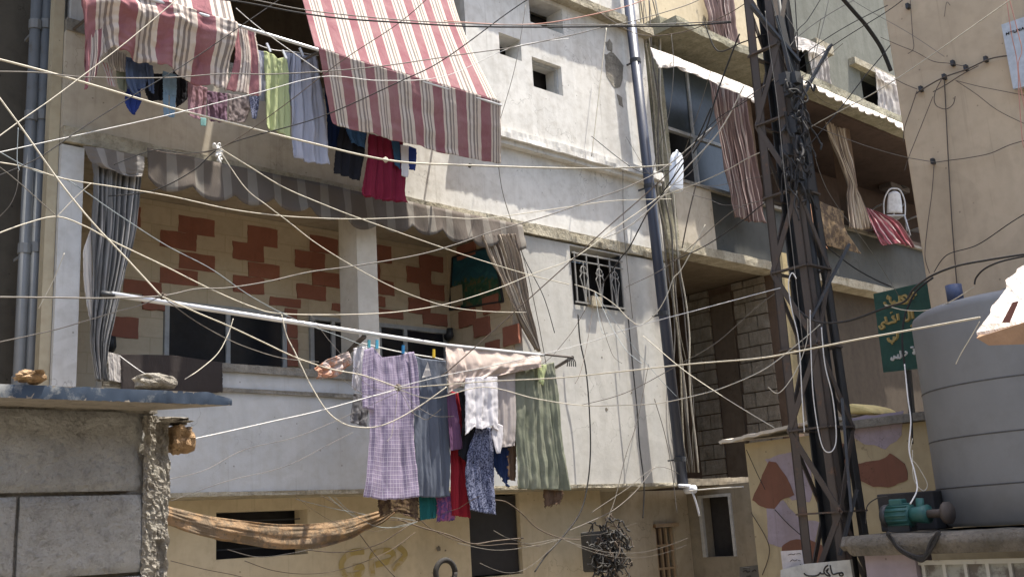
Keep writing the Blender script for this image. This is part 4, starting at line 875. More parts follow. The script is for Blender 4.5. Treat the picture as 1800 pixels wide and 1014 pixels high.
f_sheet = fb('cream_sheet', (.62,.52,.46), c2=(.48,.38,.34), trans=.3); f_sage = fabric('sage_curtain', (.24,.25,.19), (.17,.18,.13), trans=.15, blot=((.20,.215,.16), 3)); f_stripe = fabric('red_white_stripe', (.5,.45,.42), stripes=[(0.,(.55,.5,.48)),(.5,(.35,.06,.06)),(.7,(.55,.5,.48))], nper=3)
GU = 'clothes drying on the upper balcony'
def shirt(name, body, sl_l, sl_r, Y, mat, label, cat, group, smat=None, **k):   # one garment: body plus sleeves
    o = cloth(name, body, Y, mat, label, cat, group, **k)
    for s_ in (sl_l, sl_r):
        if s_: cloth('sleeve', s_, Y - .02, smat or mat, parent=o, amp=.015, freq=1.5, seed=k.get('seed', 0)+4, nu=14, nv=18)
    return o
cl = lambda *a, **k: cloth(a[0], a[1], a[2], a[3], a[4], a[5], GU, **k)
cl('striped_cloth', [[(178,110),(196,112)],[(186,130),(200,140)],[(190,148),(204,155)]], 8.3, f_stripe, 'scrap of red and white striped cloth under the ragged awning hem', 'cloth', amp=.01, freq=1)
cl('ribbed_shirt', [[(188,84),(222,96)],[(188,108),(222,115)],[(195,122),(222,128)]], 8.28, fabric('ribbed_white', (.5,.45,.40), stripes=[(0.,(.5,.45,.4)),(.6,(.3,.27,.25))], nper=8), 'ribbed off white shirt tucked under the ragged awning', 'shirt', amp=.01, freq=2)
cl('brown_cloth', [[(204,122),(224,124)],[(206,145),(223,150)],[(210,158),(222,162)]], 8.32, f_sage, 'small tan cloth left of the blue shirt', 'cloth', amp=.01, freq=1, seed=2)
shirt('denim_shirt', [[(222,100),(262,112)],[(222,128),(260,135)],[(224,155),(256,158)]], [[(222,105),(232,110)],[(222,140),(236,145)],[(232,165),(246,170)]], [[(256,112),(268,116)],[(260,140),(270,145)],[(262,160),(270,166)]], 8.25, f_denim, 'grey blue denim shirt beneath the ragged awning hem', 'shirt', GU, amp=.02, freq=2, seed=1)
cl('blue_trousers', [[(226,140),(246,148)],[(220,168),(248,175)],[(220,184),(248,180)],[(231,200),(237,202)]], 8.35, f_blue, 'royal blue garment ending in a point below the denim shirt', 'trousers', amp=.015, freq=2, seed=6)
cl('black_shirt', [[(256,130),(290,130)],[(254,160),(290,168)],[(262,178),(292,176)]], 8.4, f_black, 'black shirt behind the light blue jeans', 'shirt', amp=.02, freq=2, seed=3)
cl('black_shirt', [[(304,118),(332,130)],[(306,150),(332,165)],[(310,190),(328,176)]], 8.4, f_black, 'black shirt right of the light blue jeans', 'shirt', amp=.02, freq=2, seed=5)
j = cl('light_blue_jeans', [[(286,125),(310,132)],[(286,150),(310,155)],[(287,165),(309,170)]], 8.3, f_lblue, 'light blue jeans hanging between two black shirts', 'jeans', amp=.012, freq=1, seed=3)
cloth('leg', [[(286,163),(296,166)],[(287,185),(297,190)],[(288,203),(298,206)]], 8.29, f_lblue, parent=j, amp=.01, freq=1, nu=10, nv=16); cloth('leg', [[(298,166),(309,168)],[(298,190),(308,192)],[(298,206),(306,207)]], 8.3, f_lblue, parent=j, amp=.01, freq=1, nu=10, nv=16, seed=3)
cl('pink_trousers', [[(330,145),(364,155)],[(330,175),(362,185)],[(330,202),(360,216)]], 8.3, f_pink, 'faded pink trousers hanging right of the light blue jeans', 'trousers', amp=.02, freq=2, seed=2)
cl('turquoise_scrap', [[(352,207),(362,208)],[(353,221),(362,222)]], 8.28, fb('turquoise_cotton', (.25,.45,.42)), 'tiny turquoise scrap at the foot of the pink trousers', 'cloth', amp=.003, freq=1, nu=8, nv=8)
cl('mauve_trousers', [[(364,160),(400,165)],[(364,190),(400,190)],[(368,212),(400,216)]], 8.35, f_purp, 'mauve trousers between the pink pair and the awning strip', 'trousers', amp=.025, freq=2, seed=4)
cl('grey_cloth', [[(400,165),(440,170)],[(402,192),(438,195)],[(402,214),(430,216)]], 8.45, fb('taupe', (.26,.22,.22)), 'taupe cloth below the hanging awning strip', 'cloth', amp=.02, freq=2, seed=7)
cl('dark_patterned_scarf', [[(438,170),(456,168)],[(440,190),(454,190)],[(443,208),(450,210)]], 8.35, f_dot, 'small dark patterned scarf left of the lime dress', 'scarf', amp=.01, freq=1, seed=3)
cl('white_vest', [[(450,88),(468,92)],[(456,120),(468,125)],[(453,175),(468,180)]], 8.38, f_grey, 'narrow pale vest behind the left edge of the lime dress', 'vest', amp=.02, freq=1, seed=3)
cl('lime_dress', [[(464,90),(480,96),(488,104),(503,100)],[(466,150),(480,152),(492,154),(508,156)],[(467,225),(480,230),(494,236),(510,246)]], 8.30, f_lime, 'pale lime green dress hanging from the upper line', 'dress', amp=.035, freq=3, seed=2)
cl('pale_shirt', [[(500,92),(525,96)],[(498,140),(515,145)],[(498,172),(512,188)]], 8.33, f_grey, 'pale grey shirt between the lime dress and the long white gown', 'shirt', amp=.02, freq=1.5, seed=5)
cl('white_gown', [[(515,92),(535,98),(556,97)],[(512,160),(540,165),(566,165)],[(513,225),(543,230),(574,230)],[(514,276),(545,286),(579,290)]], 8.27, f_grey, 'long pale lavender gown hanging left of the big awning flap', 'gown', amp=.04, freq=3, seed=7, nu=50)
cl('navy_trousers', [[(570,150),(612,205)],[(574,215),(612,235)],[(574,258),(614,262)]], 8.42, f_navy, 'navy trousers behind the corner of the big awning flap', 'trousers', amp=.02, freq=2, seed=3)
cl('black_blouse', [[(600,215),(645,232)],[(590,262),(640,268)],[(587,305),(632,318)]], 8.35, f_black, 'black blouse below the left part of the awning flap', 'blouse', amp=.03, freq=2.5, seed=9)
cl('blue_jeans', [[(605,215),(645,232)],[(612,235),(643,245)],[(618,250),(642,262)]], 8.31, fb('bright_denim', (.05,.11,.22)), 'faded blue jeans hem showing under the awning flap', 'jeans', amp=.02, freq=2, seed=1)
cl('crimson_gown', [[(648,235),(675,242),(708,250)],[(645,280),(675,285),(712,288)],[(638,330),(672,340),(716,345)],[(636,343),(674,352),(717,357)]], 8.3, f_maroon, 'crimson velvet gown hanging lowest under the awning flap', 'gown', amp=.04, freq=4, seed=4, nu=60, nv=50)
cl('blue_jeans', [[(688,246),(702,250)],[(692,270),(704,275)],[(694,290),(704,298)]], 8.26, fb('mid_denim', (.04,.09,.16)), 'blue jeans leg in front of the crimson gown', 'jeans', amp=.01, freq=1, seed=5, nu=12, nv=20)
cl('white_sock', [[(704,255),(718,257)],[(705,285),(718,290)],[(706,309),(717,312)]], 8.27, f_white, 'small white sock beside the crimson gown', 'sock', amp=.01, freq=1, seed=3, nu=10, nv=16)
cl('blue_cloth', [[(716,256),(732,262)],[(718,280),(732,280)],[(720,298),(730,300)]], 8.3, f_blue, 'small blue cloth at the right end of the upper laundry', 'cloth', amp=.01, freq=1, seed=8, nu=10, nv=16)

# ================================================================ MAIN CLOTHES LINE
YP = 7.75
pole = thing('clothes_pole', tuple(U(190, 517, 1, YP)), 'long bright aluminium pole slanting across the balcony above the hanging laundry', 'pole')
MB().tube(P3([(196,517),(640,585),(785,607),(955,624)], YP), .022, 10, .016).build('pole', m_alu, pole, True)
m = MB(); m.tube(P3([(178,516),(200,519)], YP), .024, 10); m.build('pole_end', m_darksteel, pole, True)
ir = thing('iron_bracket', tuple(U(1000, 632, 1, YP)), 'rusty iron bracket with frayed black ties at the right end of the clothes line', 'bracket')
m = MB(); m.tube([U(1006, 628, 1, YP), U(978, 645, 1, 8.99)], .02, 8); m.tube([U(950, 622, 1, YP), U(1006, 628, 1, YP)], .012, 6); m.build('rod', m_rust, ir)
m = MB()
for k in range(5): a = U(998+k*2, 628, 1, YP); m.tube(cr([a, a+Vector((.01*k-.02,-.02,-.05)), a+Vector((.015*k-.03,-.01,-.10))], 8), .006, 5)
m.build('tie', m_black, ir)
ib = thing('iron_bracket', tuple(U(612, 640, 1, 8.9)), 'rusty iron arm reaching out beside the orange crumpled cloth', 'bracket')
MB().tube([U(610, 622, 1, 8.99), U(625, 605, 1, 8.2), U(640, 592, 1, YP)], .024, 8).build('rod', m_rust, ib, True)
lk = thing('clothes_line', tuple(U(700, 612, 1, YP)), 'white cord carrying the gingham dress just under the aluminium pole', 'clothes line')
MB().tube(cr(P3([(636,603),(700,618),(760,628),(800,634),(950,645)], YP), 30), .006, 5).build('cord', m_wirew, lk, True)
GM = 'laundry on the main clothes line'
cm = lambda *a, **k: cloth(a[0], a[1], a[2], a[3], a[4], a[5], GM, **k)
cm('crumpled_towel', [[(552,648),(575,632),(612,618)],[(556,655),(585,645),(616,628)],[(556,666),(590,662),(618,640)]], 7.9, fabric('orange_pink_towel', (.50,.27,.18), (.40,.3,.27), trans=.2, blot=((.42,.36,.34), 5)), 'crumpled orange and pink towel at the left end of the line', 'towel', amp=.05, freq=3, seed=3)
cm('white_undershirt', [[(622,612),(645,608)],[(620,650),(645,655)],[(617,682),(642,694)]], 7.85, f_white, 'white undershirt behind the left shoulder of the gingham dress', 'shirt', amp=.02, freq=2, seed=2)
cm('dark_grey_shirt', [[(622,690),(650,695)],[(618,720),(648,725)],[(616,742),(645,750)]], 8.0, fb('ash_cotton', (.20,.20,.22)), 'grey shirt showing left of the gingham dress', 'shirt', amp=.02, freq=2, seed=4)
dr = shirt('gingham_dress', [[(652,608),(672,628),(700,625),(722,618)],[(650,680),(675,682),(705,682),(728,680)],[(650,770),(675,772),(705,772),(730,770)],[(640,872),(670,878),(708,877),(739,872)]],
   [[(640,615),(656,610)],[(636,660),(654,655)],[(637,718),(656,722)]], [[(716,620),(727,618)],[(722,655),(734,652)],[(724,722),(736,720)]], YP-.02, f_ging, 'long purple gingham dress with sleeves, the largest garment on the main line', 'dress', GM, smat=f_ging2, amp=.03, freq=3, seed=1, nu=60, nv=60)
cm('slate_dress', [[(722,622),(742,630),(762,632),(783,634)],[(726,700),(745,700),(765,700),(786,700)],[(728,790),(748,790),(768,790),(790,790)],[(734,872),(752,874),(772,874),(790,872)]], YP+.1, f_slate, 'long slate grey dress hanging right of the gingham dress', 'dress', amp=.025, freq=3, seed=6, nu=50, nv=50)
m = MB(); p = U(755, 650, 1, YP-.02); m.poly(P3([(742,664),(752,636),(758,660)], YP+.03), (0,.004,0), 1); o = m.build('paper_scrap', m_whitecl); tag(o, 'small pale triangular scrap on the chest of the slate dress', 'scrap')
cm('cream_sheet', [[(783,607),(820,610),(880,616),(948,622)],[(784,630),(822,640),(882,642),(951,636)],[(786,668),(822,664),(860,662),(950,645)],[(788,692),(820,670),(860,662),(945,644)]], [YP,YP-.04,YP-.03,YP-.03], f_sheet, 'cream pink sheet folded over the aluminium pole', 'sheet', amp=.03, freq=5, seed=3, nu=80, nv=40)
cm('sheer_sheet', [[(860,616),(885,618),(908,620)],[(860,660),(885,665),(907,668)],[(866,745),(888,755),(908,750)],[(872,785),(886,786),(906,783)]], YP+.02, fb('sheer_cream', (.55,.50,.48), trans=.35), 'sheer cream cloth hanging down right of the white blouse', 'cloth', amp=.02, freq=3, seed=9)
cm('white_blouse', [[(818,664),(845,662),(872,662)],[(820,710),(846,712),(874,712)],[(818,764),(835,750),(846,754),(862,748),(880,756)]][0:0] or [[(818,664),(832,663),(846,662),(860,662),(874,662)],[(818,710),(832,711),(846,712),(860,712),(876,712)],[(817,765),(832,750),(846,755),(862,748),(878,757)]], YP-.05, f_white, 'white blouse with wavy hem hanging in front of the dark skirts', 'blouse', amp=.025, freq=3, seed=5, nu=50)
cm('white_shorts', [[(866,740),(884,748)],[(864,765),(884,770)],[(873,797),(880,796)]], YP-.03, f_white, 'small white pointed cloth below the white blouse', 'cloth', amp=.01, freq=1, seed=6, nu=14, nv=16)
cm('purple_shirt', [[(786,690),(800,692)],[(787,740),(808,745)],[(792,792),(814,788)]], YP+.04, fb('plum_cotton', (.16,.08,.15)), 'plum shirt edge showing right of the slate dress', 'shirt', amp=.015, freq=1.5, seed=3)
cm('red_dress', [[(788,686),(808,690)],[(790,760),(818,770)],[(792,840),(828,850)],[(793,905),(829,910)]], YP+.14, f_red, 'long dark red dress between the slate dress and the patterned skirt', 'dress', amp=.03, freq=2.5, seed=7)
cm('black_skirt', [[(805,686),(830,690),(848,692)],[(812,740),(832,745),(850,745)],[(804,800),(826,815),(858,810)]], YP+.06, f_black, 'black skirt behind the white blouse', 'skirt', amp=.02, freq=2, seed=2)
cm('patterned_skirt', [[(838,750),(850,750),(866,752)],[(822,800),(840,805),(868,808)],[(818,842),(845,846),(870,848)],[(826,896),(848,901),(874,904)]], YP+.03, f_dot, 'dark speckled skirt hanging below the white blouse', 'skirt', amp=.03, freq=3, seed=5)
cm('navy_cloth', [[(866,756),(898,760)],[(864,800),(892,800)],[(868,820),(893,856)]], YP+.08, f_navy, 'ragged navy cloth right of the speckled skirt', 'cloth', amp=.02, freq=2, seed=6, hemj=.04)
cm('brown_trousers', [[(884,770),(908,775)],[(888,810),(907,815)],[(892,842),(906,845)]], YP+.12, f_brown, 'brown trouser leg beside the sage curtain', 'trousers', amp=.015, freq=1, seed=6)
cm('sage_curtain', [[(906,640),(930,642),(955,640),(974,636)],[(907,710),(935,712),(962,712),(984,708)],[(908,790),(935,792),(968,792),(992,790)],[(909,858),(938,860),(972,860),(1004,862)]], YP+.05, f_sage, 'large sage green curtain at the right end of the main line', 'curtain', amp=.035, freq=5, seed=8, nu=80, nv=50)
cm('sage_scarf', [[(945,640),(962,642)],[(946,655),(958,660)],[(948,672),(955,678)]], YP-.02, f_lime, 'knotted pale green scarf over the top of the sage curtain', 'scarf', amp=.02, freq=2, seed=8, nu=14, nv=16)
cm('brown_cloth', [[(956,860),(990,862)],[(957,872),(990,874)],[(958,890),(984,884)]], YP+.1, f_brown, 'small brown cloth under the hem of the sage curtain', 'cloth', amp=.02, freq=2, seed=1, hemj=.03)
cm('brown_shawl', [[(666,868),(700,870),(736,872)],[(666,888),(700,892),(736,898)],[(668,906),(695,898),(738,915)]], YP+.15, fabric('brown_print', (.07,.045,.035), trans=.05, blot=((.14,.10,.06), 22)), 'dark brown printed shawl under the gingham dress', 'shawl', amp=.02, freq=2, seed=1, hemj=.02)
cm('teal_cloth', [[(736,868),(768,870)],[(737,890),(768,892)],[(738,914),(766,910)]], YP+.18, f_teal, 'dark teal cloth under the hem of the slate dress', 'cloth', amp=.01, freq=2, seed=2)
cm('floral_cloth', [[(766,868),(796,866)],[(767,890),(798,890)],[(768,916),(798,914)]], YP+.16, f_flor, 'pink floral cloth left of the red dress hem', 'cloth', amp=.02, freq=2, seed=3, hemj=.02)
def peg(x, y, mat, label):
    p = U(x, y, 1, YP-.03); m = MB(); m.bar(p + Vector((0,0,.045)), p + Vector((-.006,0,-.035)), .010, .018); m.bar(p + Vector((.012,0,.045)), p + Vector((.008,0,-.035)), .010, .018); o = m.build('clothes_peg', mat); tag(o, label, 'clothes peg', 'clothes pegs on the line')
peg(648, 606, plain('teal_plastic', (.08,.30,.36), .4), 'teal peg at the far left of the line'); peg(708, 615, plain('blue_plastic', (.03,.18,.38), .4), 'blue peg holding the right shoulder of the gingham dress')
peg(762, 622, plain('yellow_plastic', (.60,.42,.05), .4), 'yellow peg above the slate dress'); peg(662, 606, plain('sky_plastic', (.08,.35,.5), .4), 'blue green peg on the left shoulder of the gingham dress')
for (x, y) in ((472,84),(500,96),(530,92)):
    p = U(x, y, 1, 8.24); o = MB().bar(p + Vector((-.02,0,.04)), p + Vector((.02,0,-.04)), .014, .02).build('clothes_peg', m_pvc); tag(o, 'white peg on the upper line above the lime dress and the long gown', 'clothes peg', 'white pegs on the upper line')
# sagging orange tarp
rows = [[U(x, y, 1, 8.3) for x, y in ((250,878),(330,898),(400,911),(500,921),(600,914),(680,893),(720,874))], [U(x, y, 1, 8.27) for x, y in ((250,890),(330,914),(400,930),(500,944),(600,934),(672,907),(719,876))], [U(x, y, 1, 8.3) for x, y in ((250,905),(330,934),(400,951),(500,965),(600,952),(665,922),(717,880))]]
cloth3('orange_tarp', rows, fabric('orange_brown_tarp', (.40,.27,.16), (.22,.17,.12), trans=.4, wr=.9, blot=((.25,.19,.13), 7)), 'long orange brown tarpaulin sagging across the front of the yellow wall', 'tarpaulin', nu=110, nv=34, amp=.022, freq=3, seed=3, nrm=(0,1,.25))

m = MB(); random.seed(17)
for pts in ([(640,968),(615,972),(600,990),(608,1010),(632,1008),(636,996),(620,996)], [(655,1012),(655,975),(685,968),(690,982),(660,992)], [(700,960),(712,975),(690,1000)]):
    Q = cr([U(x, y, 1, 9.447) for x, y in pts], 30); m.tube([q for q in Q], .035, 5)
m.v = [Vector((v.x, 9.444 + (v.y-9.447)*.05, v.z)) for v in m.v]
m.build('faded_paint_mark', plaster('mustard_paint', (.38,.29,.10), (.40,.32,.2), (.42,.34,.21), .4, .5, .3, 4.), mb)
# ---- meter box tangle, tyre
mt = thing('meter_box', tuple(U(1060, 1000, 1, 9.0)), 'grey meter box smothered in dark cables on the yellow wall', 'meter box')
p = U(1060, 965, 1, 9.0); MB().box(p.x-.28, p.x+.28, 8.92, 9.1, p.z-.25, p.z+.22).build('casing', plain('dull_grey', (.07,.068,.062), .8, bump=.5), mt, bevel=.02)
random.seed(21)
for k in range(3):
    m = MB()
    for i in range(60):
        a = Vector((p.x + random.gauss(0, .14), 8.86 + random.uniform(-.05, .05), p.z + random.gauss(0, .15))); pts = [a]
        for q_ in range(5): pts.append(pts[-1] + Vector((random.uniform(-.08, .08), random.uniform(-.03, .03), random.uniform(-.09, .05))))
        m.tube(cr(pts, 24), random.uniform(.005, .012), 5)
    m.build('cable_tangle', [m_black, m_wireb, plain('dusty_cable', (.055,.052,.048), .8)][k], mt, True)
p = U(783, 1006, 1, 8.98); m = MB(); m.tube([p + Vector((.13*math.cos(a), 0, .13*math.sin(a))) for a in [i*math.pi/12 for i in range(25)]], .03, 8); o = m.build('rubber_ring', m_black, None, True); tag(o, 'black rubber ring hanging on the yellow wall left of the dark shutter', 'ring')
# jug, white knot
jg = thing('plastic_jug', tuple(U(1192, 336, 1, 8.0)), 'white plastic jug hanging upside down where the ropes meet', 'jug')
m = MB(); c0, c1_ = U(1188, 338, 1, 8.0), U(1190, 268, 1, 8.0); axv = (c1_-c0); prof = [(.0,.45),(.02,.85),(.08,1.),(.35,.96),(.45,1.02),(.6,.95),(.8,.95),(.9,.82),(.97,.6),(1.,.3)]
g_ = [[c0 + axv*t_ + Vector((math.copysign(abs(math.cos(a))**.7, math.cos(a))*.115*r_, math.copysign(abs(math.sin(a))**.7, math.sin(a))*.06*r_, 0)) for a in [2*math.pi*k/24 for k in range(25)]] for t_, r_ in prof]
g_ = [[g_[0][0].lerp(g_[0][12], .5)]*25] + g_ + [[g_[-1][0].lerp(g_[-1][12], .5)]*25]
m.grid(g_); jm = NT('milky_plastic', .35, .4); m.build('jug_body', jm.out((.62,.66,.72)), jg, True)
MB().tube(cr([c0+axv*.93+Vector((-.03,-.05,0)), c0+axv*.98+Vector((-.08,-.06,.0)), c0+axv*.8+Vector((-.10,-.06,0)), c0+axv*.6+Vector((-.07,-.04,0))], 16), .012, 8).build('jug_handle', jm.m, jg, True)
m = MB(); p = U(387, 262, 1, 7.6); random.seed(4)
for i in range(9):
    pts = [p + Vector((random.uniform(-.03,.03), random.uniform(-.02,.02), random.uniform(-.02,.03)))]
    for k in range(4): pts.append(pts[-1] + Vector((random.uniform(-.035,.035), random.uniform(-.02,.02), random.uniform(-.05,.02))))
    m.tube(cr(pts, 16), random.uniform(.006,.012), 5)
o = m.build('rag_knot', m_wirew, None, True); tag(o, 'knotted white rag tied where wires cross above the grey valance', 'rag')
def knot(x, y, Y, r, mat, label, n=8, sd=1):
    random.seed(sd); c = U(x, y, 1, Y); m = MB()
    for i in range(n):
        ax_ = Vector((random.uniform(-1,1), random.uniform(-1,1), random.uniform(-1,1))).normalized(); b_ = ax_.orthogonal().normalized(); c_ = ax_.cross(b_)
        m.tube([c + (b_*math.cos(a) + c_*math.sin(a))*r*random.uniform(.8,1.1) for a in [k*math.pi/7 for k in range(13)]], r*.22, 5)
    o = m.build('rope_knot', mat, None, True); tag(o, label, 'knot')
knot(700, 681, 7.2, .026, m_wireb, 'dark brown rope knot in front of the gingham dress', 14, 3); knot(678, 281, 7.4, .022, m_cream, 'small cream knot on the long rope below the big awning', 6, 2)
knot(826, 291, 7.4, .02, m_black, 'black cable clip on the long rope below the awning corner', 6, 5); knot(286, 521, 6.6, .02, m_wireb, 'dark knot where wires meet above the left end of the pole', 6, 6); knot(1385, 620, 8, .02, m_cream, 'small cream knot on the rope beside the pylon', 5, 9)

for k, (x, y, r_) in enumerate(((1066,719,4),(771,964,5),(783,967,2),(1110,690,2),(1058,628,2))):
    p = U(x, y, 1, 9.0 if y < 800 else 9.44); m = MB(); random.seed(k); Q = [p + Vector((math.cos(a)*r_*.006*random.uniform(.6,1.2), 0, math.sin(a)*r_*.006*random.uniform(.6,1.2))) for a in [i*math.pi/6 for i in range(12)]]
    m.poly(Q, (0,-.003,0), 1); m.build('wall_scar', m_darkwall, mb)
# bare light bulb lamp and small tile on the balcony end wall
for (x, y, lab) in ((791,585,'small dark wall lamp at the back corner of the brick painted balcony'), (196,602,'round dark wall lamp at the left end of the brick painted balcony')):
    p = U(x, y, 1, 10.2); o = MB().tube([p+Vector((0,.06,-.05)), p+Vector((0,0,-.03)), p+Vector((0,0,.06))], .06, 12, .04).build('wall_lamp', m_darksteel, None, True); tag(o, lab, 'lamp')
p0, p1 = U(795,541,0,8.415), U(812,500,0,8.415); o = MB().box(8.40, 8.418, p1.y, p0.y, p0.z, p1.z).build('paper_card', m_column); tag(o, 'small cream card stuck on the lower left of the wall picture', 'card')
# cut timber block on the grilled window sill
p = U(1046, 535, 1, 8.97); o = MB().box(p.x-.09, p.x+.09, 8.93, 9.03, 4.70, p.z+.10).build('timber_block', plain('cut_timber', (.36,.31,.22), .9)); tag(o, 'pale timber block standing on the sill of the grilled window', 'block')
# ================================================================ WIRES
C_, Gw, Bk, Wh, Br, Pk, Bl = m_cream, m_wireg, m_black, m_wirew, m_wireb, m_wirep, m_blueg
def wire(pts, px, mat, dd, label, cat='cable', group=None, name=None):
    n = len(pts)
    if isinstance(dd[0], str): P = [U(x, y, {'x':0,'y':1}[dd[0]], dd[1] + 0) for x, y in pts]; dep = (P[0]-CAM).dot(FW)
    else:
        x0, x1 = pts[0][0], pts[-1][0]; P = []
        for i, (x, y) in enumerate(pts):
            t = i/(n-1) if abs(x1-x0) < 30 else (x-x0)/(x1-x0); d = lerp(dd[0], dd[1], t); q = D(x, y, d)
            if q.y > 8.84 and q.x < 11.6: q = U(x, y, 1, 8.84)
            P.append(q)
        dep = (dd[0]+dd[1])/2
    r = px/2*dep/F*.52; o = MB().tube(cr(P, max(10, n*7)), r, 6).build(name or cat.replace(' ', '_'), mat, None, True); tag(o, label, cat, group)
